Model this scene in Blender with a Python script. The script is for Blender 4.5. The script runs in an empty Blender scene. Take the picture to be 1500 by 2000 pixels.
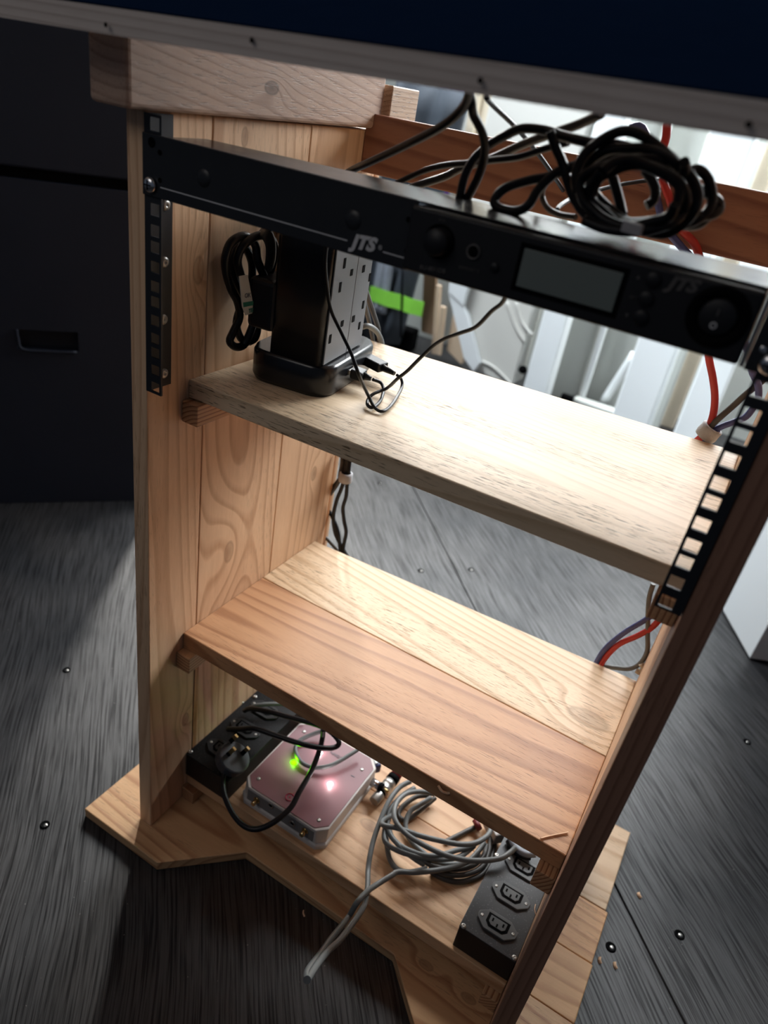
import bpy, bmesh, math, random
from mathutils import Vector, Matrix
random.seed(7)
S = bpy.context.scene
COL = S.collection
# ------------------------------------------------------------------ camera
F_PX = 1407.88
CAM = Vector((0.4618, -0.4449, 0.2657))
CR = Vector((0.8531, 0.4976, 0.1568)).normalized()
CF = Vector((-0.3656, 0.7847, -0.5006)).normalized()
CR = (CR - CF * CR.dot(CF)).normalized()
CU = CR.cross(CF).normalized()
ZF = -0.6384                       # floor height in working coordinates
Z0 = -ZF                           # everything is lifted so that the floor is z = 0
cd = bpy.data.cameras.new('camera'); cam = bpy.data.objects.new('camera', cd); COL.objects.link(cam)
m = Matrix.Identity(4)
for i in range(3):
    m[i][0], m[i][1], m[i][2] = CR[i], CU[i], -CF[i]
m.translation = CAM + Vector((0, 0, Z0))
cam.matrix_world = m
cd.sensor_fit = 'HORIZONTAL'; cd.sensor_width = 36.0; cd.lens = F_PX / 1500 * 36
cd.clip_start = 0.02; cd.clip_end = 60
cd.dof.use_dof = True; cd.dof.focus_distance = 0.72; cd.dof.aperture_fstop = 6.5
S.camera = cam
S.view_settings.view_transform = 'Standard'; S.view_settings.look = 'None'
S.view_settings.gamma = 1; S.view_settings.use_curve_mapping = False
S.view_settings.exposure = 0.5
# ------------------------------------------------------------------ world and lights
w = bpy.data.worlds.new('world'); S.world = w; w.use_nodes = True
bg = w.node_tree.nodes['Background']
bg.inputs[0].default_value = (0.62, 0.75, 1.0, 1); bg.inputs[1].default_value = 0.04
def area(name, loc, target, sx, sy, power, col):
    l = bpy.data.lights.new(name, 'AREA'); l.shape = 'RECTANGLE'; l.size = sx; l.size_y = sy
    l.energy = power; l.color = col
    o = bpy.data.objects.new(name, l); COL.objects.link(o)
    o.location = Vector(loc) + Vector((0, 0, Z0))
    d = Vector(target) - Vector(loc)
    o.rotation_euler = d.to_track_quat('-Z', 'Y').to_euler()
    return o
area('window_light', (-1.75, 2.75, 1.15), (0.2, 0.2, -0.4), 0.45, 1.0, 135, (1.0, 0.97, 0.92))
area('rear_window_light', (0.25, 2.27, 1.12), (0.1, 0.3, -0.1), 2.4, 1.1, 158, (0.95, 0.98, 1.0))
l = area('background_fill', (-1.3, 0.95, 1.9), (0.6, 2.2, -0.2), 1.0, 1.0, 24, (0.86, 0.94, 1.0)); l.data.spread = math.radians(75)  # added fill that brightens the far posts; stands for no known door
area('front_fill', (-0.3, -1.1, 1.1), (0.15, 0.2, -0.1), 0.9, 0.7, 1.9, (1.0, 0.93, 0.88))  # added soft fill for the front faces, not a known lamp

# ------------------------------------------------------------------ pixel helper: a pixel of the 1500x2000 photo onto a real plane
def ray(u, v): return CR * ((u - 750) / F_PX) - CU * ((v - 1000) / F_PX) + CF
def at(u, v, ax, val):
    d = ray(u, v); i = 'xyz'.index(ax)
    return CAM + d * ((val - CAM[i]) / d[i])
def deep(u, v, t): return CAM + ray(u, v) * t
def atp(u, v, p, n):
    d = ray(u, v); return CAM + d * ((Vector(p) - CAM).dot(n) / d.dot(n))

# ------------------------------------------------------------------ node helper
def mat(name): 
    m = bpy.data.materials.new(name); m.use_nodes = True
    return m, m.node_tree, m.node_tree.nodes['Principled BSDF']
def N(t, typ, **kw):
    n = t.nodes.new(typ)
    for k, v in kw.items():
        if k in ('operation', 'data_type', 'blend_type', 'noise_dimensions', 'vector_type', 'wave_type', 'feature'): setattr(n, k, v)
    return n
def M(t, op, a, b=None, c=None):
    n = t.nodes.new('ShaderNodeMath'); n.operation = op
    for i, x in enumerate((a, b, c)):
        if x is None: continue
        if isinstance(x, (int, float)): n.inputs[i].default_value = x
        else: t.links.new(x, n.inputs[i])
    return n.outputs[0]
def noise(t, vec, scale, detail=2, rough=.5):
    n = t.nodes.new('ShaderNodeTexNoise'); n.inputs['Scale'].default_value = scale
    n.inputs['Detail'].default_value = detail; n.inputs['Roughness'].default_value = rough
    t.links.new(vec, n.inputs['Vector']); return n.outputs['Fac']
def ramp(t, fac, stops):
    n = t.nodes.new('ShaderNodeValToRGB'); e = n.color_ramp.elements
    while len(e) < len(stops): e.new(.5)
    for i, (p, c) in enumerate(stops):
        e[i].position = p; e[i].color = (c, c, c, 1) if isinstance(c, (int, float)) else (*c, 1)
    t.links.new(fac, n.inputs[0]); return n.outputs[0]
def mix(t, fac, a, b, mode='MIX'):
    n = t.nodes.new('ShaderNodeMix'); n.data_type = 'RGBA'; n.blend_type = mode
    for i, x in ((0, fac), (6, a), (7, b)):
        if isinstance(x, (int, float)): n.inputs[i].default_value = x
        elif isinstance(x, tuple): n.inputs[i].default_value = (*x, 1)
        else: t.links.new(x, n.inputs[i])
    return n.outputs[2]
def vmath(t, op, a, b=None):
    n = t.nodes.new('ShaderNodeVectorMath'); n.operation = op
    for i, x in enumerate((a, b)):
        if x is None: continue
        if isinstance(x, (tuple, Vector)): n.inputs[i].default_value = tuple(x)
        else: t.links.new(x, n.inputs[i])
    return n.outputs['Value'] if op in ('LENGTH', 'DOT_PRODUCT') else n.outputs[0]
def coords(t, off=(0, 0, 0)):
    c = t.nodes.new('ShaderNodeTexCoord')
    return vmath(t, 'ADD', c.outputs['Object'], off)
def bump(t, bsdf, h, strength, dist):
    n = t.nodes.new('ShaderNodeBump'); n.inputs['Strength'].default_value = strength
    n.inputs['Distance'].default_value = dist
    t.links.new(h, n.inputs['Height']); t.links.new(n.outputs[0], bsdf.inputs['Normal'])

def wood(name, light, dark, axis='x', rings=130, centre=(0, 0, -.06), slope=(0, 0, 0), seed=0, knots=(),
         rough=.47, pores=.5, off=(0, 0, 0), contrast=1.0, warp=.012, bmp=.25, patch=None, core=1.0, kmix=.5):
    """sawn softwood: growth rings around an axis, bent round knots, with stretched pores"""
    m, t, b = mat(name)
    p = coords(t, off)
    ps = vmath(t, 'ADD', p, (seed * 1.37, seed * .71, seed * .33))
    st = {'x': (.13, 1, 1), 'y': (1, .13, 1), 'z': (1, 1, .13)}[axis]
    pl = vmath(t, 'MULTIPLY', ps, st)
    # distance from the pith, which drifts along the grain
    along = {'x': (1, 0, 0), 'y': (0, 1, 0), 'z': (0, 0, 1)}[axis]
    cross = tuple(1 - a for a in along)
    q = vmath(t, 'SUBTRACT', p, centre)
    la = vmath(t, 'DOT_PRODUCT', q, along)
    sl = t.nodes.new('ShaderNodeVectorMath'); sl.operation = 'SCALE'; sl.inputs[0].default_value = slope; t.links.new(la, sl.inputs['Scale'])
    q = vmath(t, 'MULTIPLY', vmath(t, 'ADD', q, sl.outputs[0]), cross)
    r = vmath(t, 'LENGTH', q)
    r = M(t, 'ADD', r, M(t, 'MULTIPLY', M(t, 'SUBTRACT', noise(t, pl, 9, 2), .5), warp * 2))
    kcore = None
    for (kx, ky, kz, kr) in knots:
        d = vmath(t, 'SUBTRACT', p, (kx, ky, kz))
        sc = {'x': (.55, 1, 1), 'y': (1, .55, 1), 'z': (1, 1, .55)}[axis]
        d = vmath(t, 'LENGTH', vmath(t, 'MULTIPLY', d, sc))
        e = M(t, 'EXPONENT', M(t, 'MULTIPLY', M(t, 'POWER', M(t, 'DIVIDE', d, kr * 1.9), 2), -1))
        r = M(t, 'ADD', r, M(t, 'MULTIPLY', e, kr * 2.0))
        k = ramp(t, M(t, 'DIVIDE', d, kr), [(0, 1), (.6 * core, .7), (.8 * core, 1), (1.0 * core, 0)])
        kcore = k if kcore is None else M(t, 'MAXIMUM', kcore, k)
    s = M(t, 'FRACT', M(t, 'MULTIPLY', r, rings))
    s = ramp(t, s, [(0, 0), (.55, .16), (.84, 1), (.92, .85), (1, 0)])
    fine = noise(t, vmath(t, 'MULTIPLY', pl, (1, 1, 1)), 260, 3, .6)
    broad = noise(t, pl, 22, 3, .55)
    tone = M(t, 'ADD', M(t, 'MULTIPLY', s, .80 * contrast), M(t, 'MULTIPLY', M(t, 'SUBTRACT', broad, .42), .6))
    tone = M(t, 'ADD', tone, M(t, 'MULTIPLY', M(t, 'SUBTRACT', fine, .5), .45))
    c = ramp(t, tone, [(0.0, light), (1.0, dark)])
    if patch: 
        pn = ramp(t, noise(t, pl, 5, 1), [(.45, 0), (.6, 1)]); c = mix(t, M(t, 'MULTIPLY', pn, .6), c, patch)
    ptex = noise(t, vmath(t, 'MULTIPLY', ps, tuple((60 if a else 900) for a in along)), 1.0, 2, .5)
    reg = ramp(t, noise(t, pl, 14, 1), [(.42, 0), (.58, 1)])
    pr = M(t, 'MULTIPLY', ramp(t, ptex, [(.60, 0), (.68, 1)]), M(t, 'MULTIPLY', reg, pores))
    c = mix(t, pr, c, tuple(x * .42 for x in dark))
    if kcore is not None: c = mix(t, M(t, 'MULTIPLY', kcore, kmix), c, tuple(x * .5 for x in dark))
    t.links.new(c, b.inputs['Base Color'])
    b.inputs['Roughness'].default_value = rough
    b.inputs['Specular IOR Level'].default_value = .45
    h = M(t, 'ADD', M(t, 'MULTIPLY', pr, -1.0), M(t, 'ADD', M(t, 'MULTIPLY', fine, .35), M(t, 'MULTIPLY', s, .2)))
    bump(t, b, h, bmp, .0012)
    return m
def plain(name, col, rough=.5, metal=0.0, spec=.5, var=.08, nscale=60, bmp=0.0, dust=0.0, coat=0.0):
    m, t, b = mat(name)
    p = coords(t); n = noise(t, p, nscale, 3)
    c = mix(t, n, tuple(x * (1 - var) for x in col), tuple(min(1, x * (1 + var)) for x in col))
    if dust:
        d = ramp(t, noise(t, p, 900, 1), [(.70, 0), (.74, 1)]); c = mix(t, M(t, 'MULTIPLY', d, dust), c, (.6, .6, .58))
    t.links.new(c, b.inputs['Base Color'])
    b.inputs['Metallic'].default_value = metal; b.inputs['Specular IOR Level'].default_value = spec
    t.links.new(M(t, 'ADD', rough - .04, M(t, 'MULTIPLY', n, .08)), b.inputs['Roughness'])
    b.inputs['Coat Weight'].default_value = coat
    if bmp: bump(t, b, noise(t, p, nscale * 8, 2), bmp, .001)
    return m
def glow(name, col, power):
    m, t, b = mat(name)
    b.inputs['Base Color'].default_value = (*col, 1); b.inputs['Emission Color'].default_value = (*col, 1)
    b.inputs['Emission Strength'].default_value = power; return m

# ------------------------------------------------------------------ mesh builder
ORG = {}
class MB:
    def __init__(s): s.v = []; s.f = []; s.sm = []
    def add(s, vs, fs, smooth=False):
        n = len(s.v); s.v += [Vector(v) for v in vs]; s.f += [[i + n for i in f] for f in fs]; s.sm += [smooth] * len(fs); return s
    def box(s, x0, x1, y0, y1, z0, z1):
        vs = [(x, y, z) for z in (z0, z1) for y in (y0, y1) for x in (x0, x1)]
        return s.add(vs, [[0, 2, 3, 1], [4, 5, 7, 6], [0, 1, 5, 4], [2, 6, 7, 3], [0, 4, 6, 2], [1, 3, 7, 5]])
    def obox(s, c, ax, ay, az, hx, hy, hz):
        c = Vector(c); vs = [c + ax * (hx * i) + ay * (hy * j) + az * (hz * k) for k in (-1, 1) for j in (-1, 1) for i in (-1, 1)]
        return s.add(vs, [[0, 2, 3, 1], [4, 5, 7, 6], [0, 1, 5, 4], [2, 6, 7, 3], [0, 4, 6, 2], [1, 3, 7, 5]])
    def prism(s, poly, d, off=None, smooth=False):
        """poly: 3-D points of one face, d: extrusion vector"""
        d = Vector(d); n = len(poly); a = [Vector(p) for p in poly]; b = [p + d for p in a]
        nr = sum(((a[i].cross(a[(i + 1) % n])) for i in range(n)), Vector())
        if nr.dot(d) > 0: a, b = a[::-1], b[::-1]
        fs = [list(range(n)), list(range(2 * n - 1, n - 1, -1))]
        fs += [[i, i + n, (i + 1) % n + n, (i + 1) % n] for i in range(n)]
        return s.add(a + b, fs)
    def cyl(s, c, d, r, h, seg=20, r2=None, smooth=True):
        d = Vector(d).normalized(); c = Vector(c); r2 = r if r2 is None else r2
        a = d.orthogonal().normalized(); b = d.cross(a)
        ring = [[c + d * (h * k) + (a * math.cos(q) + b * math.sin(q)) * rr for q in [2 * math.pi * i / seg for i in range(seg)]] for k, rr in ((0, r), (1, r2))]
        s.add(ring[0] + ring[1], [[i, (i + 1) % seg, (i + 1) % seg + seg, i + seg] for i in range(seg)], smooth)
        s.add(ring[0], [list(range(seg))[::-1]]); s.add(ring[1], [list(range(seg))]); return s
    def lathe(s, c, d, prof, seg=24):
        """prof: (radius, height) list"""
        d = Vector(d).normalized(); c = Vector(c); a = d.orthogonal().normalized(); b = d.cross(a); vs = []; fs = []
        for r, h in prof:
            vs += [c + d * h + (a * math.cos(2 * math.pi * i / seg) + b * math.sin(2 * math.pi * i / seg)) * r for i in range(seg)]
        for k in range(len(prof) - 1):
            fs += [[k * seg + i, k * seg + (i + 1) % seg, (k + 1) * seg + (i + 1) % seg, (k + 1) * seg + i] for i in range(seg)]
        return s.add(vs, fs, True)
    def tube(s, pts, r, seg=8, sub=5, closed=False, flat=1.0):
        P = [Vector(p) for p in pts]; n = len(P); C = []
        rng = range(n) if closed else range(n - 1)
        for i in rng:
            g = (lambda k: P[k % n]) if closed else (lambda k: P[max(0, min(n - 1, k))])
            a, b, c, d = g(i - 1), g(i), g(i + 1), g(i + 2)
            for k in range(sub):
                q = k / sub
                C.append(.5 * ((2 * b) + (c - a) * q + (2 * a - 5 * b + 4 * c - d) * q * q + (3 * b - a - 3 * c + d) * q ** 3))
        if not closed: C.append(P[-1])
        m = len(C); up = None; vs = []
        for i in range(m):
            tn = (C[(i + 1) % m] - C[i - 1]) if closed else (C[min(i + 1, m - 1)] - C[max(i - 1, 0)])
            if tn.length < 1e-9: tn = Vector((0, 0, 1))
            tn.normalize()
            up = tn.orthogonal() if up is None else up - tn * up.dot(tn)
            up.normalize(); sd = tn.cross(up)
            vs += [C[i] + up * (r * math.cos(2 * math.pi * k / seg)) + sd * (r * flat * math.sin(2 * math.pi * k / seg)) for k in range(seg)]
        fs = [[i * seg + k, i * seg + (k + 1) % seg, ((i + 1) % m) * seg + (k + 1) % seg, ((i + 1) % m) * seg + k] for i in range(m if closed else m - 1) for k in range(seg)]
        s.add(vs, fs, True)
        if not closed:
            s.add(vs[:seg], [list(range(seg))[::-1]]); s.add(vs[-seg:], [list(range(seg))])
        return s
    def build(s, name, mt, parent=None, origin=None, bev=0.0, seg=2):
        if parent is not None: o0 = ORG[parent.name]
        else: o0 = Vector(origin) if origin is not None else Vector((0, 0, 0))
        if parent is None and origin is None:
            xs = [v.x for v in s.v]; ys = [v.y for v in s.v]; zs = [v.z for v in s.v]
            o0 = Vector(((min(xs) + max(xs)) / 2, (min(ys) + max(ys)) / 2, min(zs)))
        me = bpy.data.meshes.new(name)
        me.from_pydata([tuple(v - o0) for v in s.v], [], s.f)
        for p, q in zip(me.polygons, s.sm): p.use_smooth = q
        bm = bmesh.new(); bm.from_mesh(me)
        bmesh.ops.remove_doubles(bm, verts=bm.verts, dist=1e-6)
        bmesh.ops.recalc_face_normals(bm, faces=bm.faces)
        if bev:
            ed = [e for e in bm.edges if len(e.link_faces) == 2 and e.calc_face_angle(0) > .5]
            bmesh.ops.bevel(bm, geom=ed, offset=bev, segments=seg, profile=.5, affect='EDGES', clamp_overlap=True)
        bm.to_mesh(me); bm.free()
        me.materials.append(mt)
        o = bpy.data.objects.new(name, me); COL.objects.link(o)
        if parent is not None: o.parent = parent
        else: o.location = o0 + Vector((0, 0, Z0))
        ORG[o.name] = o0
        return o
def thing(name, label, cat, origin, group=None):
    o = bpy.data.objects.new(name, None); COL.objects.link(o); o.empty_display_size = .02
    o.location = Vector(origin) + Vector((0, 0, Z0)); ORG[o.name] = Vector(origin)
    return tag(o, label, cat, group)
def tag(o, label, cat=None, group=None):
    o['label'] = label
    if cat: o['category'] = cat
    if group: o['group'] = group
    return o
def struct(o): o['kind'] = 'structure'; return o
def text(name, s, size, pos, right, up, mt, parent, shear=0.0, bold=0.0, spacing=1.0, sx=1.0, raise_=.0004):
    cu = bpy.data.curves.new(name, 'FONT'); cu.body = s; cu.size = size; cu.shear = shear; cu.offset = bold
    cu.space_character = spacing; cu.extrude = .00012; cu.resolution_u = 3
    tmp = bpy.data.objects.new(name + '_t', cu); COL.objects.link(tmp)
    bpy.context.view_layer.update()
    me = bpy.data.meshes.new_from_object(tmp.evaluated_get(bpy.context.evaluated_depsgraph_get()))
    bpy.data.objects.remove(tmp)
    right = Vector(right).normalized(); up = Vector(up); up = (up - right * up.dot(right)).normalized(); n = right.cross(up)
    for v in me.vertices: v.co = Vector(pos) + right * (v.co.x * sx) + up * v.co.y + n * (v.co.z + raise_) - ORG[parent.name]
    me.materials.clear(); me.materials.append(mt)
    o = bpy.data.objects.new(name, me); COL.objects.link(o); o.parent = parent; ORG[o.name] = ORG[parent.name]
    return o
X, Y, Z = Vector((1, 0, 0)), Vector((0, 1, 0)), Vector((0, 0, 1))

# ------------------------------------------------------------------ materials
CO = Vector((.24, .17, ZF))
PL, PD = (.78, .52, .325), (.46, .235, .12)
def kn(u, v, ax, val, r): return (*at(u, v, ax, val), r)
def W_(name, l=PL, d=PD, **k): return wood(name, l, d, off=tuple(CO), **k)
m_side = [W_('pine_side_front', PL, PD, axis='z', rings=120, centre=(-.03, .02, -.2), slope=(0, .06, 0), seed=1, knots=[kn(388, 528, 'x', 0, .008), kn(362, 1405, 'x', 0, .007)], warp=.015, contrast=.65),
          W_('pine_side_middle', axis='z', rings=85, centre=(-.025, .15, -.3), slope=(.02, .08, 0), seed=2, warp=.020, contrast=.75, core=.4,
             knots=[kn(447, 1078, 'x', 0, .024), kn(478, 268, 'x', 0, .013)]),
          W_('pine_side_rear', axis='z', rings=90, centre=(-.05, .25, 0), slope=(0, -.05, 0), seed=3, warp=.02, knots=[kn(613, 925, 'x', 0, .007)], contrast=.65)]
m_sideR = W_('pine_side_right', axis='z', rings=150, centre=(.53, .1, 0), seed=5)
m_shelf1 = W_('larch_upper_shelf', (.78, .60, .41), (.50, .34, .19), axis='x', rings=120, centre=(0, .14, -.05), slope=(0, .07, .02), seed=8, pores=1.6, knots=[kn(908, 800, 'z', 0, .0055)], contrast=.55, warp=.018, bmp=.5)
m_shelf2f = W_('red_larch_front_board', (.60, .325, .165), (.38, .175, .08), axis='x', rings=60, centre=(.1, .12, -.36), slope=(0, -.09, .03), seed=11, pores=.6, contrast=1.1, warp=.024)
m_shelf2b = W_('pale_larch_rear_board', (.80, .59, .38), (.55, .34, .18), axis='x', rings=80, centre=(0, .27, -.36), slope=(0, .12, 0), seed=13, pores=.9, knots=[kn(1150, 1400, 'z', -.32, .016)], warp=.024, bmp=.5)
m_deck = W_('pine_deck', (.74, .46, .26), (.48, .24, .11), axis='x', rings=75, centre=(0, .2, -.64), slope=(0, .06, 0), seed=17, contrast=.9, knots=[kn(722, 1612, 'z', -.58, .009)])
m_base = [W_('pine_base_%d' % i, l, d, axis='x', rings=75, centre=(0, .05 + .08 * i, -.67), slope=(0, .10 * (-1) ** i, 0), seed=20 + i * 3, warp=.03, knots=k)
          for i, (l, d, k) in enumerate([((.72, .44, .23), (.44, .21, .095), [kn(832, 1885, 'z', -.6227, .006), kn(915, 1950, 'z', -.6227, .006)]), ((.76, .43, .20), (.5, .23, .085), ()),
                                         ((.78, .42, .19), (.52, .23, .08), ()), ((.72, .50, .31), (.5, .29, .15), ())])]
m_sideRF = W_('pine_side_right_front_shaded', (.28, .15, .10), (.17, .08, .05), axis='z', rings=120, centre=(.53, 0, 0), seed=6)  # same pine painted darker, standing in for its unlit front face
m_cleat = W_('striped_cleat', (.62, .37, .20), (.30, .13, .06), axis='y', rings=230, centre=(.03, 0, -.07), seed=31, contrast=1.5)
m_batten = W_('reddish_batten', (.60, .31, .15), (.40, .17, .07), axis='z', rings=200, centre=(-.03, .33, 0), seed=33)
m_beam = W_('pine_beam', (.50, .35, .27), (.33, .21, .155), axis='y', rings=130, centre=(.0, 0, .33), slope=(0, 0, .16), seed=35, knots=[kn(531, 172, 'x', .0095, .0062)], warp=.010, kmix=1.0)
m_rail = W_('red_crossbar', (.36, .17, .105), (.20, .08, .05), axis='x', rings=50, centre=(.1, .28, .10), slope=(0, 0, .08), seed=41, warp=.012)
m_ply = W_('plywood_edge', (.76, .68, .63), (.50, .42, .38), axis='x', rings=190, centre=(0, -.06, .0), seed=44, pores=.1, contrast=.8, warp=.002)
m_chip = wood('end_grain', (.55, .40, .28), (.35, .22, .14), axis='y', rings=200, seed=3, pores=1.0)
m_navy = plain('navy_laminate', (.0028, .0075, .020), rough=.9, spec=.0, var=.1)
m_blackmetal = plain('black_powder_steel', (.012, .014, .018), rough=.42, spec=.45, bmp=.05)
m_rackmetal = plain('black_rack_steel', (.014, .016, .021), rough=.42, spec=.5)
m_blackgloss = plain('black_painted_lid', (.03, .028, .028), rough=.22, spec=.16, var=.03)
m_bezel = plain('black_moulded_bezel', (.008, .009, .012), rough=.5, spec=.35)
m_dark = plain('deep_black_plastic', (.0015, .0015, .002), rough=.7, spec=.06)
m_screen = plain('grey_lcd', (.15, .18, .17), rough=.35, var=.03)
m_print = plain('white_print', (.55, .56, .58), rough=.6)
m_printdim = plain('grey_print', (.075, .07, .07), rough=.6)
m_chrome = plain('chrome', (.75, .76, .78), rough=.22, metal=1.0, var=.02)
m_zinc = plain('zinc_screw', (.42, .41, .39), rough=.35, metal=.9)
m_brass = plain('brass', (.62, .46, .22), rough=.3, metal=1.0)
m_tower = plain('black_gloss_tower', (.007, .008, .011), rough=.25, spec=.5)
m_tgrey = plain('grey_socket_face', (.17, .18, .20), rough=.45, metal=.1)
m_cblack = plain('black_rubber', (.007, .008, .011), rough=.38, spec=.35)
m_cgrey = plain('grey_pvc', (.145, .155, .155), rough=.42, spec=.45)
m_cdgrey = plain('dark_grey_pvc', (.06, .055, .05), rough=.42)
m_red = plain('red_pvc', (.50, .035, .03), rough=.42)
m_blue = plain('blue_pvc', (.075, .09, .26), rough=.42)
m_velcro = plain('grey_hook_strap', (.5, .5, .52), rough=.9, bmp=.6)
m_paper = plain('paper_tag', (.66, .64, .60), rough=.8)
m_green = plain('green_print', (.03, .22, .15), rough=.7)
m_ink = plain('ink', (.12, .12, .14), rough=.7)
m_pbox = plain('lit_dusty_black_box', (.030, .032, .036), rough=.42, spec=.5, dust=.35)  # lighter copy for the better lit right box, with dust specks
m_pbox_shade = plain('shaded_black_box', (.006, .006, .007), rough=.55, spec=.22, dust=.15)  # same lid, darker: shade on the left box put into the colour
m_iec_shade = plain('shaded_socket_plate', (.022, .023, .025), rough=.45, spec=.3)  # socket plate darkened likewise for the shaded left box
m_pside = plain('black_box_side', (.008, .008, .009), rough=.5)
m_iec = plain('grey_socket_plate', (.095, .10, .105), rough=.4, spec=.4)
m_pwhite = plain('white_moulded_plastic', (.60, .56, .53), rough=.38)
m_pink = plain('pink_label', (.24, .105, .12), rough=.35, spec=.4, var=.03)
m_magenta = plain('magenta_print', (.36, .0, .05), rough=.5)
m_panelgrey = plain('grey_port_panel', (.20, .195, .195), rough=.5)
m_navyplug = plain('navy_plug', (.01, .015, .09), rough=.4)
m_plug = plain('charcoal_plug', (.045, .05, .06), rough=.5)
m_white = plain('white_paint', (.80, .83, .84), rough=.45, var=.02, nscale=4)
m_wall = plain('grey_green_white_paint', (.52, .54, .51), rough=.6, var=.03, nscale=4)
m_shellwhite = plain('white_shell', (.62, .61, .57), rough=.5, var=.03, nscale=5)
m_cream = plain('cream_paint', (.62, .54, .42), rough=.6, var=.05)
m_coat = plain('charcoal_cloth', (.045, .055, .07), rough=.85, var=.25, nscale=14, bmp=.2)
m_coatlight = plain('silver_cloth', (.30, .33, .38), rough=.6, var=.1)
m_lime = plain('lime_band', (.30, .80, .08), rough=.6)
m_purple = plain('purple_cloth', (.06, .015, .12), rough=.8, var=.4, nscale=20)
m_card = plain('brown_board', (.34, .22, .14), rough=.8, var=.15, nscale=12)
m_cardpale = plain('pale_board', (.55, .42, .30), rough=.8, var=.1, nscale=12)
m_shaving = plain('wood_shaving', (.75, .48, .30), rough=.7)
m_case = None
def case_mat():
    m, t, b = mat('scuffed_black_case'); p = coords(t)
    n = noise(t, p, 7, 4); s = ramp(t, noise(t, vmath(t, 'MULTIPLY', p, (1, 1, .3)), 34, 5, .75), [(.69, 0), (.75, 1)])
    c = mix(t, n, (.007, .010, .020), (.013, .017, .030)); c = mix(t, M(t, 'MULTIPLY', s, .10), c, (.16, .16, .17))
    t.links.new(c, b.inputs['Base Color']); b.inputs['Roughness'].default_value = .62; b.inputs['Specular IOR Level'].default_value = .35
    return m
m_case = case_mat()
def floor_mat(name, seed, grain=1.0):
    m, t, b = mat(name); p = coords(t)
    # grain runs along the sheets' own y axis (objects are turned)
    ps = vmath(t, 'ADD', p, (seed, seed * .7, 0))
    g = vmath(t, 'MULTIPLY', ps, (1, .022, 1))
    wv = noise(t, vmath(t, 'MULTIPLY', ps, (1, .35, 1)), 5, 2)
    cx = t.nodes.new('ShaderNodeCombineXYZ'); t.links.new(M(t, 'MULTIPLY', wv, .05), cx.inputs[0])
    gx = vmath(t, 'ADD', g, cx.outputs[0])
    st = noise(t, gx, 360, 3, .6); st2 = noise(t, gx, 800, 2, .6)
    blot = noise(t, ps, 5, 4, .6)
    c = mix(t, ramp(t, st, [(.35, 0), (.7, 1)]), (.006, .0065, .008), (.019, .020, .023))
    c = mix(t, ramp(t, blot, [(.35, 0), (.75, .6)]), c, (.026, .022, .021))
    worn = M(t, 'MULTIPLY', ramp(t, st2, [(.62, 0), (.75, 1)]), ramp(t, blot, [(.42, 0), (.6, 1)]))
    c = mix(t, M(t, 'MULTIPLY', worn, .28 * grain), c, (.20, .20, .20))
    sp = ramp(t, noise(t, ps, 190, 1), [(.775, 0), (.80, 1)]); c = mix(t, M(t, 'MULTIPLY', sp, .45), c, (.32, .30, .27))
    t.links.new(c, b.inputs['Base Color'])
    t.links.new(M(t, 'ADD', .30, M(t, 'ADD', M(t, 'MULTIPLY', st, .18), M(t, 'MULTIPLY', blot, .16))), b.inputs['Roughness'])
    t.links.new(M(t, 'MULTIPLY', ramp(t, st, [(.38, .3), (.55, 1)]), M(t, 'ADD', .5, M(t, 'MULTIPLY', blot, .8))), b.inputs['Specular IOR Level'])
    h = M(t, 'ADD', M(t, 'MULTIPLY', st, .8 * grain), M(t, 'MULTIPLY', st2, .5 * grain))
    bump(t, b, h, .26, .0016)
    return m
# ------------------------------------------------------------------ floor (setting): painted plywood sheets laid at 45 degrees
GD = Vector((.682, -.731, 0)); GN = Vector((.731, .682, 0))   # grain and across
fl = MB(); fl.box(-4, 5, -3, 5, ZF - .06, ZF - .02)
floor = struct(fl.build('floor', plain('subfloor', (.01, .01, .01), rough=.8), origin=(0, 0, ZF)))
floor['label'] = 'black painted plywood floor with worn grain'
ang = math.atan2(GN.y, GN.x)
smats = [floor_mat('black_floor_paint_a', 0.3), floor_mat('black_floor_paint_b', 2.1, .8), floor_mat('black_floor_paint_c', 5.7, .5)]
edges = [-3.03, -1.81, -.59, .63, 1.85, 3.07]
cutv = [[-3.2, -.9, 1.5, 3.9], [-3.2, -.2, 2.2, 4.2], [-4.2, -2.3, 4.0], [-3.4, -1.9, 2.4, 4.3], [-3.2, -.8, 1.6]]
k = 0
for i in range(5):
    cv = cutv[i]
    for j in range(len(cv) - 1):
        me = bpy.data.meshes.new('floor_sheet'); bm = bmesh.new(); g = .0011
        x0, x1, y0, y1 = edges[i] + g * .6, edges[i + 1] - g * .6, cv[j] + g, cv[j + 1] - g
        vs = [bm.verts.new((x, y, z)) for z in (-.02, 0) for x, y in ((x0, y0), (x1, y0), (x1, y1), (x0, y1))]
        for f in ((3, 2, 1, 0), (4, 5, 6, 7), (0, 1, 5, 4), (1, 2, 6, 5), (2, 3, 7, 6), (3, 0, 4, 7)): bm.faces.new([vs[q] for q in f])
        bmesh.ops.bevel(bm, geom=list(bm.edges), offset=.0012, segments=1, affect='EDGES')
        bm.to_mesh(me); bm.free(); me.materials.append(smats[(i + j) % 3 if i != 2 else 1])
        o = bpy.data.objects.new('floor_sheet', me); COL.objects.link(o); o.parent = floor; o.rotation_euler = (0, 0, ang)
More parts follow.
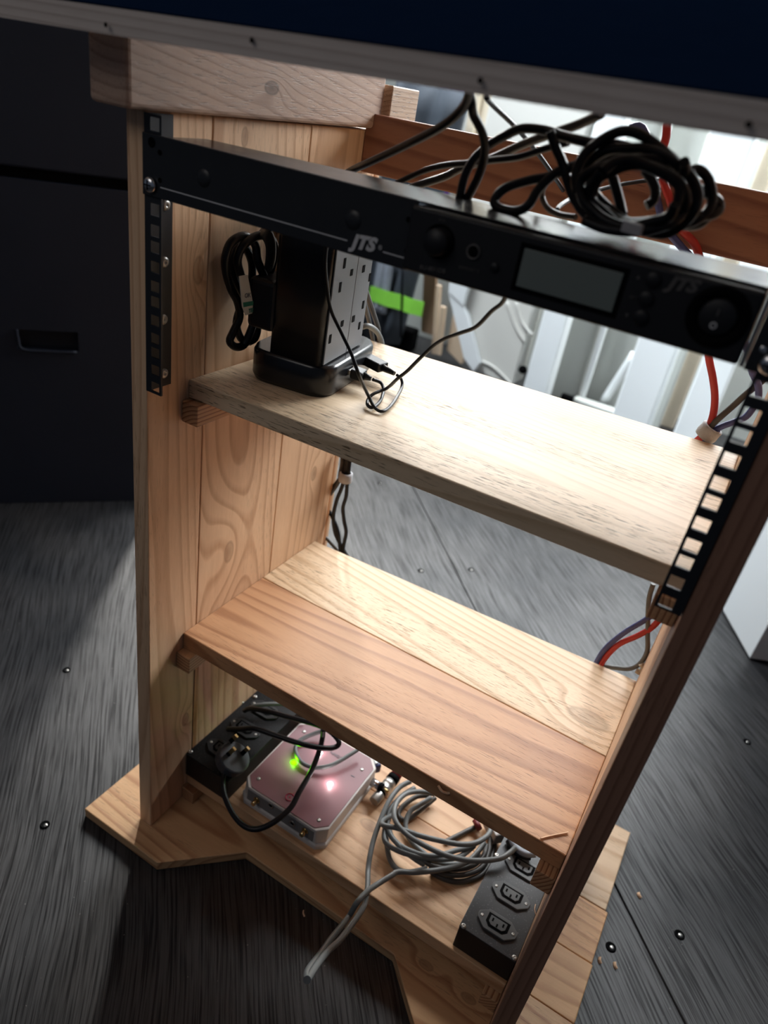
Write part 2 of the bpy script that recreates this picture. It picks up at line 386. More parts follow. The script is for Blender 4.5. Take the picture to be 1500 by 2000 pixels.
# countersunk screws in the floor
for (u, v, rr) in [(1327, 1826, .0062), (1193, 1850, .0062), (88, 1611, .0055), (130, 1309, .0055), (1459, 1449, .006), (822, 1115, .006), (920, 1113, .006), (742, 944, .005)]:
    c = at(u, v, 'z', ZF)
    b = MB(); b.lathe(c + Z * .0005, Z, [(rr * 1.15, 0), (rr, .0012), (rr * .78, .0004), (rr * .3, .0001), (.0001, .0001)], 16)
    o = b.build('floor_screw', m_dark, floor)
    b = MB(); b.lathe(c + Z * .0006 + X * .0012, Z, [(rr * .5, 0), (rr * .45, .0005), (.0001, .0003)], 10); b.build('screw_head', m_zinc, o)

# ------------------------------------------------------------------ the cabinet
W = .4808; TL = .0198; TR = .0206; ZB = -.6227
cab = thing('rack_cabinet', 'open-backed pine rack stand with two shelves, black rack rails and navy top', 'cabinet', CO)
def board(name, mt, x0, x1, y0, y1, z0, z1, bev=.0012): return MB().box(x0, x1, y0, y1, z0, z1).build(name, mt, cab, bev=bev, seg=2)
g = .0005
for i, (a, b_) in enumerate(((0, .0755), (.0755, .218), (.218, .352))):
    board('side_board', m_side[i], -TL, 0, a + g, b_ - g, ZB, .2238)
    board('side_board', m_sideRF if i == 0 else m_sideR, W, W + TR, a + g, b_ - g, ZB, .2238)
board('joint_strip', m_batten, .0, .0005, .0762, .0830, ZB, -.3680, bev=.0001)
board('rear_batten', m_batten, -.012, .0, .3525, .358, ZB, .2238); board('rear_batten', m_side[2], -.0125, -.001, .3585, .3660, ZB, .22)
board('rear_batten', m_batten, W, W + .012, .3525, .360, ZB, .2238)
board('outer_batten', m_side[0], -.048, -TL - .0004, .06, .34, .206, .2236)
# shelves: slightly out of square, as built
def shelf(name, mt, pts, zt, zb_, s, bev=.0012):
    poly = [Vector((x, y, zt + s * x)) for x, y in pts]
    o = MB().prism(poly, (0, 0, zb_ - zt)).build(name, mt, cab, bev=bev)
    return o
shelf('shelf_board', m_shelf1, [(.0003, .0535), (W - .0003, .0535), (W - .0003, .343), (.0003, .322)], -.0023, -.0211, .013)
jl = at(560, 1152, 'z', -.3205); jr = at(1188, 1476, 'z', -.3205)
tj = lambda x: jl.y + (jr.y - jl.y) * (x - jl.x) / (jr.x - jl.x)
shelf('shelf_board', m_shelf2f, [(.0003, .0536), (W - .0003, .0536), (W - .0003, tj(W) - .0004), (.0003, tj(0) - .0004)], -.3205, -.3429, -.0056)
shelf('shelf_board', m_shelf2b, [(.0003, tj(0) + .0004), (W - .0003, tj(W) + .0004), (W - .0003, .352), (.0003, .325)], -.3205, -.3429, -.0056)
shelf('deck_board', m_deck, [(.0003, .067), (W - .0003, .067), (W - .0003, .20), (.0003, .20)], -.580, -.600, 0)
shelf('deck_board', m_deck, [(.0003, .201), (W - .0003, .201), (W - .0003, .345), (.0003, .345)], -.5805, -.600, 0)
for zt, zb_, y0 in ((-.0216, -.0440, .0445), (-.3434, -.3675, .043), (-.6005, -.6222, .058)):
    board('shelf_cleat', m_cleat, .0002, .0202, y0, .33, zb_, zt)
    dz = .0062 if zt > -.1 else (-.0027 if zt > -.4 else 0)
    board('shelf_cleat', m_cleat, W - .0202, W - .0002, y0 - .002, .33, zb_ + dz, zt + dz)
pb = [at(540, 452, 'x', 0), at(572, 461, 'x', 0)]
board('wall_batten', m_sideR, .0002, .010, pb[0].y, pb[1].y, .0865, .150)
# base plate of four boards, the front one notched
zb0, zt0 = ZF + .0003, ZB
fr = [(-.088, -.032), (.0444, -.032), (.1258, .0463), (.3533, .0463), (.4366, -.032), (.562, -.032), (.5652, .1003), (-.087, .1003)]
MB().prism([Vector((x, y, zt0)) for x, y in fr], (0, 0, zb0 - zt0)).build('base_board', m_base[0], cab, bev=.0012)
for i, (y0, y1, xr) in enumerate(((.1010, .1803, .5655), (.1811, .2603, .5640), (.2611, .406, .5606))):
    MB().box(-.086, xr, y0, y1, zb0, zt0 - .0003 * (i % 2)).build('base_board', m_base[i + 1], cab, bev=.0012)
# screw heads in the front base board
# crossbar, beams, desktop
board('crossbar', m_rail, .0003, W - .0003, .318, .337, .182, .2405, bev=.0015)
board('crossbar_block', m_chip, .002, .0165, .338, .40, .2235, .2695)
TILT = math.radians(17); DS = .0122
def desk(x, s, h):   # s along the slope from the front edge, h up from the underside
    return Vector((x, -.062 + s * math.cos(TILT) - h * math.sin(TILT), .2667 + DS * x + s * math.sin(TILT) + h * math.cos(TILT)))
def beam(x0, x1, nm):
    b = MB(); ys = [-.025, .335]
    poly = []
    for y in ys: poly.append(Vector((x0, y, .2240 if y < 0 else .2262)))
    for y in reversed(ys): poly.append(Vector((x0, y, .2663 + DS * x0 + (y + .062) * math.tan(TILT))))
    b.prism(poly, (x1 - x0, 0, 0)); return b.build(nm, m_beam, cab, bev=.004, seg=3)
beam(-.030, .0095, 'desk_beam'); beam(W - .0095, W + .030, 'desk_beam')
b = MB(); b.prism([desk(-.5, 0, 0), desk(.95, 0, 0), desk(.95, .66, 0), desk(-.5, .66, 0)], desk(0, 0, .0150) - desk(0, 0, 0)); b.build('desktop', m_ply, cab)
b = MB(); b.prism([desk(-.5, 0.0003, .0151), desk(.95, 0.0003, .0151), desk(.95, .66, .0151), desk(-.5, .66, .0151)], desk(0, 0, .0010) - desk(0, 0, 0)); b.build('desktop_laminate', m_navy, cab)
for u, v in ((205, 48), (490, 78), (937, 157), (1462, 243)):
    p = at(u, v, 'y', -.0665); MB().lathe(p + Y * .0006, -Y, [(.0001, 0.0006), (.0011, .0005), (.0015, 0)], 10).build('nail_hole', m_dark, cab)
# rack rails
HZ = [k_ * .04445 + h_ for k_ in range(5) for h_ in (.00635, .022225, .0381)]
def rail(side):
    X_ = (lambda x: x) if side < 0 else (lambda x: W - x)
    def bx(b, x0, x1, y0, y1, z0, z1): a, c = sorted((X_(x0), X_(x1))); b.box(a, c, y0, y1, z0, z1)
    b = MB(); hs = .0046; hx = .01145; y0, y1 = -.0008, .0012
    bx(b, .0003, hx - hs, y0, y1, .0, .2225); bx(b, hx + hs, .0181, y0, y1, .0, .2225)
    zs = [0] + sum([[h_ - hs, h_ + hs] for h_ in HZ], []) + [.2225]
    for i in range(0, len(zs), 2): bx(b, hx - hs, hx + hs, y0, y1, zs[i], zs[i + 1])
    bx(b, .0003, .0023, y1, .0277, .0, .2225)
    r_ = b.build('rack_rail', m_rackmetal, cab)
    for zz, yy in ((.157, .0195), (.1115, .0185), (.0625, .0175), (.0125, .0185)):
        c = Vector((X_(.0023), yy, zz)); d = X if side < 0 else -X
        s = MB(); s.lathe(c, d, [(.0046, 0), (.0044, .0012), (.003, .0021), (.0012, .0024), (.0008, .0014), (.0001, .0012)], 16); s.build('rail_screw', m_zinc, r_)
    return r_
rail(-1); rail(1)

# ------------------------------------------------------------------ receiver with its long rack ear
PT = lambda x: .2094 - .0024 * x
PB = lambda x: .1654 - .0024 * x
rec = thing('wireless_receiver', 'black rack-mount wireless receiver with grey display and long blank ear', 'receiver', (.24, .0, .163))
b = MB(); b.prism([Vector((.0004, -.0030, PB(0))), Vector((.2405, -.0030, PB(.24))), Vector((.2405, -.0030, PT(.24))), Vector((.0004, -.0030, PT(0)))], (0, .002, 0))
ear = b.build('long_ear', m_blackmetal, rec, bev=.0006)
b = MB(); b.prism([Vector((.456, -.0030, PB(.48))), Vector((W - .0004, -.0030, PB(.48))), Vector((W - .0004, -.0030, PT(.48))), Vector((.456, -.0030, PT(.48)))], (0, .002, 0))
ear2 = b.build('short_ear', m_blackmetal, rec, bev=.0006)
# folded lid that runs back from the ears
b = MB(); b.prism([Vector((.020, -.0008, PT(.02) - .0004)), Vector((.452, -.0008, PT(.45) - .0004)), Vector((.452, .064, PT(.45) - .0004)), Vector((.16, .064, PT(.16) - .0004)), Vector((.020, .046, PT(.02) - .0004))], (0, 0, -.0012))
b.build('lid', m_blackgloss, rec)
b = MB(); b.box(.2415, .4515, .0, .062, PB(.24) + .002, PT(.45) - .0022); b.build('chassis', m_blackmetal, rec, bev=.001)
b = MB(); b.prism([Vector((.2385, -.0085, .1662)), Vector((.4525, -.0085, .1662)), Vector((.4525, -.0085, .2062)), Vector((.2385, -.0085, .2062))], (0, .0085, 0))
bez = b.build('bezel', m_bezel, rec, bev=.0022, seg=3)
YB = -.0086
def disc(nm, u, v, r, h, mt, par, y=YB, seg=28, prof=None):
    c = at(u, v, 'y', y); s = MB()
    s.lathe(c, -Y, prof or [(r, -.0005), (r, h * .8), (r * .92, h), (.0001, h)], seg); return s.build(nm, mt, par)
d0 = [at(*q, 'y', YB) for q in ((1021, 486), (1218, 531), (1197, 607), (1011, 562))]
x0, x1 = (d0[0].x + d0[3].x) / 2, (d0[1].x + d0[2].x) / 2; z0 = (d0[2].z + d0[3].z) / 2; z1 = (d0[0].z + d0[1].z) / 2
MB().box(x0 - .003, x1 + .003, YB - .0003, YB + .001, z0 - .003, z1 + .003).build('display_window', m_dark, rec, bev=.0002)
MB().box(x0, x1, YB - .0006, YB + .001, z0, z1).build('display', m_screen, rec, bev=.0002)
disc('volume_knob', 858, 472, .0082, .0075, m_bezel, rec)
b = MB(); b.lathe(at(858, 472, 'y', YB), -Y, [(.0105, 0), (.0105, .0009), (.0092, .0011), (.0090, 0)], 32); b.build('knob_ring', m_dark, rec)
b = MB(); b.lathe(at(925, 492, 'y', YB), -Y, [(.0046, 0), (.0046, .0010), (.0037, .0010), (.0035, .0002), (.0001, .0002)], 28); b.build('jack_ring', m_printdim, rec)
disc('jack_hole', 925, 492, .0035, .0004, m_dark, rec)
disc('round_button', 966, 522, .0028, .0016, m_bezel, rec)
for u, v in ((1276, 546), (1262, 583), (1252, 619)): disc('round_button', u, v, .0042, .0022, m_bezel, rec)
c = at(1402, 619, 'y', YB)
b = MB(); b.lathe(c, -Y, [(.0165, 0), (.0165, .0012), (.0150, .0018), (.0110, .0010), (.0105, .0002), (.0001, .0002)], 36); b.build('switch_ring', m_dark, rec)
b = MB(); b.lathe(c, -Y, [(.0098, 0), (.0098, .0018), (.0088, .0026), (.0001, .0020)], 32); sw = b.build('power_switch', m_bezel, rec)
p = at(1403, 610, 'y', YB - .0028); MB().box(p.x - .0005, p.x + .0005, p.y, p.y + .0006, p.z - .0021, p.z + .0016).build('on_mark', m_printdim, sw)
p = at(1393, 636, 'y', YB - .0024); b = MB(); b.lathe(p, -Y, [(.0019, 0), (.0019, .0003), (.0011, .0003), (.0011, 0)], 20); b.build('off_mark', m_print, sw)
def tri(nm, u, v, s, up_):
    p = at(u, v, 'y', YB); q = 1 if up_ else -1
    MB().prism([p + X * -s + Z * (-s * q), p + X * s + Z * (-s * q), p + Z * (s * 1.1 * q)], -Y * .0003).build(nm, m_printdim, rec)
tri('up_arrow', 1247, 541, .0011, True); tri('down_arrow', 1224, 616, .0011, False)
YE = -.0032
def lettering(nm, s_, u0, v0, u1, v1, y, hgt, mt, par, shear=0, bold=0):
    a = at(u0, v0, 'y', y); e = at(u1, v1, 'y', y); d = e - a; d.y = 0
    o = text(nm, s_, hgt, a, d, Z, mt, par, shear=shear, bold=bold)
    xs = [((v_.co + ORG[par.name]) - a).dot(d.normalized()) for v_ in o.data.vertices]
    k_ = d.length / max(xs); dn = d.normalized()
    for v_ in o.data.vertices:
        q = (v_.co + ORG[par.name]) - a; v_.co += dn * (q.dot(dn) * (k_ - 1))
    return o
lettering('brand_lettering', 'JTS', 687, 482, 737, 492, YE, .0118, m_print, rec, shear=.32, bold=.0007)
lettering('registered_mark', '\u00ae', 739, 487, 746, 489, YE, .0042, m_print, rec)
lettering('brand_lettering', 'JTS', 1303, 562, 1366, 573, YB, .0092, m_printdim, rec, shear=.32, bold=.0005)
lettering('model_lettering', 'RU-8011DB', 820, 525, 870, 534, YB, .0038, m_printdim, rec, shear=.1, bold=.0001)
lettering('jack_lettering', 'REMOSET II', 896, 524, 935, 533, YB, .0026, m_printdim, rec)
lettering('volume_lettering', 'VOL', 857, 431, 871, 434, YB, .0022, m_printdim, rec)
lettering('set_lettering', 'SET', 1229, 582, 1244, 585, YB, .0024, m_printdim, rec)
for (ua, va, ub, vb) in ((313, 366, 678, 470), (748, 492, 793, 505)):
    a, e = at(ua, va, 'y', YE), at(ub, vb, 'y', YE)
    MB().prism([a + Z * .0004, e + Z * .0004, e - Z * .0004, a - Z * .0004], (0, .0004, 0)).build('printed_line', m_print, ear)
for u, v, r in ((398, 348, .0068), (690, 430, .0068)):
    MB().lathe(at(u, v, 'y', YE + .0003), -Y, [(r, -.0004), (r * .9, .0006), (r * .4, .0011), (.0001, .0012)], 28).build('pressed_dimple', m_blackmetal, ear)
for u, v, r in ((296, 278, .0036), (312, 298, .0020), (312, 352, .0019), (798, 429, .0018), (794, 491, .0018)):
    MB().lathe(at(u, v, 'y', YE), -Y, [(r, 0.0001), (r * .8, .0004), (r * .7, .0001), (.0001, .0001)], 18).build('ear_hole', m_dark, ear)
def headscrew(c, par):
    s = MB(); s.lathe(c, -Y, [(.0058, 0), (.0056, .0012), (.0044, .0024), (.002, .0030), (.0001, .0031)], 24)
    sc_ = s.build('rack_screw', m_chrome, par)
    k_ = MB(); k_.box(c.x - .0034, c.x + .0034, c.y - .00325, c.y - .002, c.z - .00045, c.z + .00045); k_.box(c.x - .00045, c.x + .00045, c.y - .00325, c.y - .002, c.z - .0034, c.z + .0034)
    k_.build('screw_cross', m_dark, sc_)
headscrew(at(293, 361, 'y', YE - .001), ear); headscrew(at(1504, 713, 'y', YE - .001), ear2)
MB().lathe(at(1490, 683, 'y', YE), -Y, [(.0018, 0.0001), (.0014, .0004), (.0001, .0001)], 14).build('ear_hole', m_chrome, ear2)
# silver edge of the receiver's right flank
MB().box(.4530, .4556, -.004, .030, PB(.45) + .001, PT(.45) - .002).build('side_plate', m_zinc, rec, bev=.0004)

# ------------------------------------------------------------------ tower socket block on the upper shelf
P0, P1, P2 = Vector((.054, .1045, 0)), Vector((.1085, .1115, 0)), Vector((.0945, .2065, 0)); P3 = P0 + (P2 - P1)
zs1 = lambda x: -.0023 + .013 * x
tw = thing('tower_extension_lead', 'black and grey tower of mains sockets on the upper shelf', 'power strip', ((P0 + P2) / 2 + Z * -.001))
ctr = (P0 + P2) / 2; ex = (P1 - P0).normalized(); ey = (P2 - P1).normalized()
def rr(cx, cy, hx, hy, r, z, n=6, skew=0):
    out = []
    for sx, sy, a0 in ((1, 1, 0), (-1, 1, 90), (-1, -1, 180), (1, -1, 270)):
        for k_ in range(n + 1):
            a = math.radians(a0 + 90 * k_ / n); q = Vector((sx * (hx - r) + r * math.cos(a), sy * (hy - r) + r * math.sin(a), 0))
            p = Vector((cx, cy, 0)) + ex * q.x + ey * q.y; p.z = z; out.append(p)
    return out
bc = Vector((.0655, .1690, 0))
def loft(rings, smooth=True):
    s = MB(); n = len(rings[0]); vs = sum(rings, [])
    fs = [[k_ * n + i, k_ * n + (i + 1) % n, (k_ + 1) * n + (i + 1) % n, (k_ + 1) * n + i] for k_ in range(len(rings) - 1) for i in range(n)]
    s.add(vs, fs, smooth); s.add(rings[0], [list(range(n))[::-1]]); s.add(rings[-1], [list(range(n))]); return s
loft([rr(bc.x, bc.y, .043, .062, .020, -.0008), rr(bc.x, bc.y, .0455, .0645, .022, .004), rr(bc.x, bc.y, .0455, .0645, .022, .027), rr(bc.x, bc.y, .0435, .0625, .021, .0312)]).build('base', m_tower, tw)
loft([rr(ctr.x, ctr.y, .0285, .0485, .006, .031), rr(ctr.x, ctr.y, .0285, .0485, .006, .176), rr(ctr.x, ctr.y, .0265, .0465, .006, .180)]).build('tower_body', m_tower, tw)
fn = Vector((ey.y, -ey.x, 0)); 
if fn.dot(X) < 0: fn = -fn
fc = ctr + ex * .0287
seamt = (at(673, 682, 'z', .033) - (fc - ey * .0485)).dot(ey)
def face_panel(a, b_):
    s = MB(); p = [fc - ey * .0485 + ey * a, fc - ey * .0485 + ey * b_]
    s.prism([p[0] + Z * .0325, p[1] + Z * .0325, p[1] + Z * .173, p[0] + Z * .173], fn * .0014); return s.build('socket_face', m_tgrey, tw, bev=.0005)
seamt = .056
face_panel(.004, seamt - .0004); face_panel(seamt + .0004, .0935)
fo = fc + fn * .0014
for (u, v, ww, hh) in ((673, 514, .0022, .0046), (686.5, 532, .0026, .0030), (664, 561, .0022, .0046), (668, 632, .0028, .0030), (644.5, 662, .0022, .0042),
                       (710, 525, .0028, .0034), (722, 541.5, .0021, .0040), (709, 595, .0021, .0040), (690, 622.5, .0028, .0032), (701.5, 636, .0021, .0038)):
    p = atp(u, v, fo, fn)
    s = MB(); s.obox(p + fn * .0001, ey, Z, fn, ww, hh, .0004); s.build('socket_slot', m_dark, tw)
# plug pushed into the hidden face of the tower
s = MB(); pc = (P0 + P3) / 2 - ex * .012 - ey * .028
s.obox(pc + Z * .074, ex, ey, Z, .0145, .022, .024); pl_ = s.build('mains_plug', m_cblack, None, bev=.005, seg=3); tag(pl_, 'black mains plug pushed into the left side of the socket tower', 'plug')
# ------------------------------------------------------------------ hanging lead
def tubes(lst, r, sub=5, seg=9):
    b = MB()
    for pts in lst: b.tube(pts, r, seg=seg, sub=sub)
    return b
def px(lst, ax, vals):
    n = len(lst); out = []
    for i, q in enumerate(lst):
        if isinstance(vals, (int, float)): val = vals
        else:
            f = i / (n - 1) * (len(vals) - 1); k_ = min(int(f), len(vals) - 2); val = vals[k_] + (vals[k_ + 1] - vals[k_]) * (f - k_)
        out.append(at(q[0], q[1], ax, val))
    return out
L1 = px([(532, 567), (517, 542), (503, 508), (498, 478), (478, 461), (453, 472), (441, 500), (441, 528), (450, 562), (464, 590), (468, 620), (456, 648), (449, 666), (459, 677), (476, 674), (489, 648), (496, 623), (492, 596), (480, 560)], 'x', [.036, .026, .020, .016, .014, .016, .022, .018])
L2 = px([(480, 560), (470, 536), (464, 508), (475, 480), (502, 461), (524, 463), (536, 480), (533, 514), (520, 548), (505, 580), (497, 610), (503, 640), (498, 660), (486, 668)], 'x', [.018, .026, .032, .030, .022, .016])
L3 = px([(486, 668), (470, 660), (462, 630), (474, 590), (490, 555), (492, 515), (480, 485), (466, 480), (455, 500), (456, 540), (474, 575)], 'x', [.016, .010, .010, .008, .008])
hl = tubes([L1, L2, L3], .0040).build('coiled_mains_lead', m_cblack, None); tag(hl, 'black mains lead coiled and hung on the left inside of the cabinet', 'cable')
st = thing('hook_and_loop_strap', 'grey strap holding the hanging black lead against the side', 'strap', at(520, 500, 'x', .03))
MB().tube(px([(508, 452), (520, 456), (529, 478), (528, 510), (521, 535)], 'x', [.028, .037, .037, .036, .030]), .0062, seg=8, flat=.22).build('strap_band', m_cdgrey, st)
tg = thing('paper_cable_tag', 'white paper tag with green print on the hanging lead', 'tag', at(481, 616, 'x', .034))
q = [at(468, 540, 'x', .0345), at(484, 537, 'x', .0345), at(496, 600, 'x', .0345), at(493, 612, 'x', .0345), at(481, 616, 'x', .0345), at(474, 600, 'x', .0345)]
MB().prism(q, (-.0012, 0, 0)).build('paper', m_paper, tg, bev=.0002)
q = [at(475, 591, 'x', .0348), at(494.5, 588, 'x', .0348), at(496, 596, 'x', .0348), at(476, 600, 'x', .0348)]
MB().prism(q, (-.0002, 0, 0)).build('green_band', m_green, tg)
tdir = at(490, 600, 'x', .0349) - at(482, 601, 'x', .0349)
text('tag_lettering', 'TED', .0052, at(485, 611, 'x', .0348), at(497, 608, 'x', .0348) - at(485, 611, 'x', .0348), at(484, 600, 'x', .0348) - at(485, 611, 'x', .0348), m_green, tg, bold=.0002)
text('tag_lettering', 'OK', .0060, at(477, 582, 'x', .0348), at(489, 580, 'x', .0348) - at(477, 582, 'x', .0348), at(475, 570, 'x', .0348) - at(477, 582, 'x', .0348), m_ink, tg)

# ------------------------------------------------------------------ cable things
def cable(name, label, lst, r, mt, group=None, sub=5, seg=8):
    o = tubes(lst if isinstance(lst[0], list) else [lst], r, sub, seg).build(name, mt, None); return tag(o, label, 'cable', group)
# USB leads
def usb(u0, v0, u1, v1, z, nm, label):
    a, e = at(u0, v0, 'z', z), at(u1, v1, 'z', z - .003); d = (e - a).normalized(); s = d.cross(Z).normalized(); L = (e - a).length
    t_ = thing(nm, label, 'plug', a + Vector((0, 0, -.006)))
    MB().obox(a + d * L * .08, d, s, Z, L * .16, .0060, .0024).build('metal_shell', m_zinc, t_, bev=.0004)
    MB().obox(a + d * L * .42, d, s, Z, L * .24, .0080, .0048).build('grip', m_cblack, t_, bev=.0016)
    MB().cyl(a + d * L * .64, d, .0042, L * .30, 12, .0022).build('strain_relief', m_cblack, t_)
    return e
e1 = usb(700, 693, 775, 732, .017, 'usb_plug', 'larger upper black USB plug in the base of the socket tower')
e2 = usb(680, 722, 728, 741, .016, 'usb_plug', 'lower black USB plug in the base of the socket tower')
k2 = px([(638, 478), (635, 514), (638, 556), (646, 604), (666, 648)], 'y', [.075, .075, .085, .095]) + px([(686, 690), (702, 735)], 'y', [.098, .10]) + px([(719, 772), (733, 797), (749, 803), (767, 788), (784, 758), (784, 741)], 'z', [.012, .004, .003, .003, .006, .012]) + [e1]
cable('usb_cable', 'thin black cable falling in front of the socket tower to the upper USB plug', k2, .00165, m_cblack, sub=6)
k1 = px([(990, 572), (980, 592), (960, 608), (930, 638), (900, 650), (872, 660), (848, 674)], 'y', [.058, .075, .10, .12]) + px([(820, 700), (796, 724), (776, 740)], 'y', [.125, .135]) + px([(756, 758), (730, 769), (719, 780), (718, 791), (728, 796), (742, 784), (749, 763), (744, 748)], 'z', [.014, .008, .004, .003, .003, .006, .010]) + [e2]
cable('usb_cable', 'thin black cable crossing from under the receiver to the lower USB plug', k1, .0017, m_cblack, sub=6)
# leads behind the tower
cable('tower_lead', 'grey cable arching over the rear edge of the upper shelf', px([(690, 650), (704, 640), (720, 637), (736, 648), (744, 664), (746, 680), (744, 700)], 'y', [.27, .29, .33, .352]), .0034, m_cgrey)
cable('tower_lead', 'dark cable behind the socket tower beside the lime band', px([(712, 560), (720, 584), (728, 608), (736, 632), (740, 650), (741, 690)], 'y', [.27, .30, .345, .352]), .0030, m_cdgrey)
cable('tower_lead', 'dark cable close behind the tower socket face', px([(705, 560), (714, 600), (722, 632), (729, 668), (730, 690)], 'y', [.25, .28, .34, .350]), .0026, m_cdgrey)

# cables above the receiver
YC = 0
cable('thick_black_cable', 'black cable slanting up to the desktop from behind the long ear', px([(640, 360), (688, 332), (722, 317), (800, 280), (869, 243), (908, 205), (918, 170)], 'y', [.15, .13, .09, .05, .03, .01]), .0031, m_cblack)
cable('black_cable', 'black cable hanging from the desktop, left of the coiled bundle', px([(914, 170), (921, 200), (924, 222), (941, 256), (947, 286), (944, 315), (931, 353), (910, 392)], 'y', [.02, .03, .05, .062, .066]), .0030, m_cblack)
cable('thin_black_cable', 'thin black cable slanting down behind the bundle to the crossbar', px([(950, 190), (960, 203), (1008, 249), (1040, 286), (1075, 334), (1100, 372)], 'y', [.05, .12, .20, .28]), .0019, m_cblack)
cable('grey_cable', 'grey-brown cable passing behind the receiver up to the desktop', px([(790, 372), (813, 363), (869, 345), (907, 326), (960, 310), (1013, 286), (1061, 267), (1130, 243), (1175, 222)], 'y', [.12, .11, .09, .06]), .0031, m_cdgrey)
cable('black_cable', 'black cable curving low over the receiver lid into the bundle', px([(760, 365), (781, 355), (827, 334), (869, 323), (912, 319), (960, 313), (1013, 307), (1067, 290), (1110, 278)], 'y', [.12, .10, .075, .06]), .0024, m_cblack)
E_ = lambda cx, cy, rx, ry, a0, n, tilt=0: [(cx + rx * math.cos(math.radians(a0 + 360 * i / n)) * math.cos(tilt) - ry * math.sin(math.radians(a0 + 360 * i / n)) * math.sin(tilt),
                                            cy + rx * math.cos(math.radians(a0 + 360 * i / n)) * math.sin(tilt) + ry * math.sin(math.radians(a0 + 360 * i / n)) * math.cos(tilt)) for i in range(n + 1)]
bun = []
bun.append(px([(897, 392), (907, 347), (923, 315), (952, 286), (987, 265), (1021, 251), (1067, 255), (1099, 266), (1150, 278), (1200, 282), (1232, 290), (1245, 300)], 'y', [.064, .07, .06, .045, .04]))
bun.append(px([(1074, 256), (1086, 290), (1099, 320), (1108, 352), (1120, 385), (1140, 415), (1165, 436), (1200, 446)], 'y', [.045, .05, .045, .03]))
bun.append(px([(1120, 325), (1075, 344), (1035, 352), (990, 366), (968, 386), (967, 400), (985, 410), (1012, 412), (1034, 398), (1052, 369), (1085, 338), (1117, 325), (1150, 318), (1190, 305)], 'y', [.05, .05, .045, .04, .05, .06]))
bun.append(px([(1128, 374), (1124, 350), (1132, 318), (1153, 290), (1192, 264), (1226, 256), (1259, 267), (1293, 293), (1326, 322), (1349, 345), (1363, 378), (1357, 410), (1334, 438), (1304, 455), (1276, 455), (1240, 446)], 'y', [.03, .04, .035, .03, .045]))
bun.append(px([(1345, 338), (1358, 331), (1372, 336), (1385, 354), (1391, 388), (1382, 413), (1360, 430), (1330, 440)], 'y', [.05, .06, .05]))
bun.append(px([(1335, 362), (1370, 372), (1396, 388), (1406, 401), (1399, 416), (1374, 422), (1350, 418)], 'y', [.055, .065, .05]))
bun.append(px([(1320, 440), (1360, 440), (1382, 424), (1395, 400)], 'y', [.07, .06]))
for k_, (cx, cy, rx, ry, a0, tl, yy) in enumerate([(1242, 368, 98, 66, 20, .10, (.028, .055)), (1238, 362, 104, 74, 130, .12, (.055, .03)), (1246, 374, 92, 64, 220, -.05, (.02, .045)), (1236, 368, 96, 70, 300, .15, (.07, .045)),
                                          (1258, 368, 100, 68, 75, .15, (.04, .07)), (1230, 378, 96, 62, 10, .1, (.012, .03)), (1246, 384, 92, 60, 160, .0, (.035, .02))]):
    pts = E_(cx, cy, rx, ry, a0, 14, tl)
    pts = [(u + 4 * math.sin(i * 1.7 + k_), v + 3 * math.cos(i * 2.3 + k_)) for i, (u, v) in enumerate(pts)]
    bun.append(px(pts, 'y', [yy[0], yy[1], yy[0] + .006]))
bun.append(px([(1192, 338), (1198, 350), (1205, 375), (1212, 402), (1216, 420)], 'y', [.06, .05]))
bun.append(px([(1259, 333), (1273, 352), (1280, 372), (1276, 392), (1262, 402)], 'y', [.07, .06]))
bun.append(px([(1140, 430), (1180, 446), (1230, 452), (1280, 446), (1320, 430), (1345, 400)], 'y', [.02, .015, .03]))
bun.append(px([(1335, 340), (1338, 322), (1336, 316)], 'y', [.03, .025]))
tag(tubes(bun, .0031, sub=5, seg=9).build('cable_bundle', m_cblack, None), 'tangled bundle of thick black cable coiled on top of the receiver', 'cable')
cable('thin_grey_cable', 'thin grey-lit cable looping left of the coiled black bundle', px([(1110, 338), (1082, 345), (1064, 362), (1059, 385), (1070, 407), (1095, 420), (1125, 424)], 'y', [.07, .09, .07]), .0020, m_cdgrey)
cable('thin_black_cable', 'thin black cable dipping between the bundle and the crossbar', px([(1088, 410), (1094, 402), (1117, 388), (1160, 374), (1215, 360), (1285, 350)], 'y', [.10, .2, .28]), .0018, m_cblack)
MB().obox(at(1236, 446, 'y', .012), (at(1256, 452, 'y', .012) - at(1216, 440, 'y', .012)).normalized(), Y, Z, .0058, .004, .0030).build('cable_clip', m_velcro, None, bev=.0006)
tag(bpy.data.objects['cable_clip'], 'small grey clip under the black bundle on the receiver lid', 'clip')

# right-hand feeds: red, blue, grey
RY = .352
cable('red_cable', 'red cable running behind the bundle and receiver down to the tie', px([(1303, 240), (1301, 268), (1292, 300), (1291, 340), (1301, 370), (1318, 416), (1332, 450), (1360, 483), (1376, 560), (1381, 640), (1384, 695), (1392, 737), (1396, 772), (1394, 804), (1385, 832), (1368, 855), (1345, 872)], 'y', [.30, .30, .302, .303, .304, .306, .308, .32, .335, .35, RY, RY + .004, RY + .003, RY, RY - .003, RY + .005]), .0037, m_red)
cable('blue_cable', 'blue cable coming forward to the tie behind the upper shelf', px([(1230, 250), (1262, 262), (1290, 420), (1320, 470), (1400, 560), (1452, 660), (1468, 721), (1473, 734), (1480, 750), (1482, 766), (1480, 780), (1468, 801), (1455, 815), (1434, 824), (1407, 834), (1385, 848), (1362, 870)], 'y', [.305, .306, .308, .32, .34, RY, RY, RY]), .0034, m_blue)
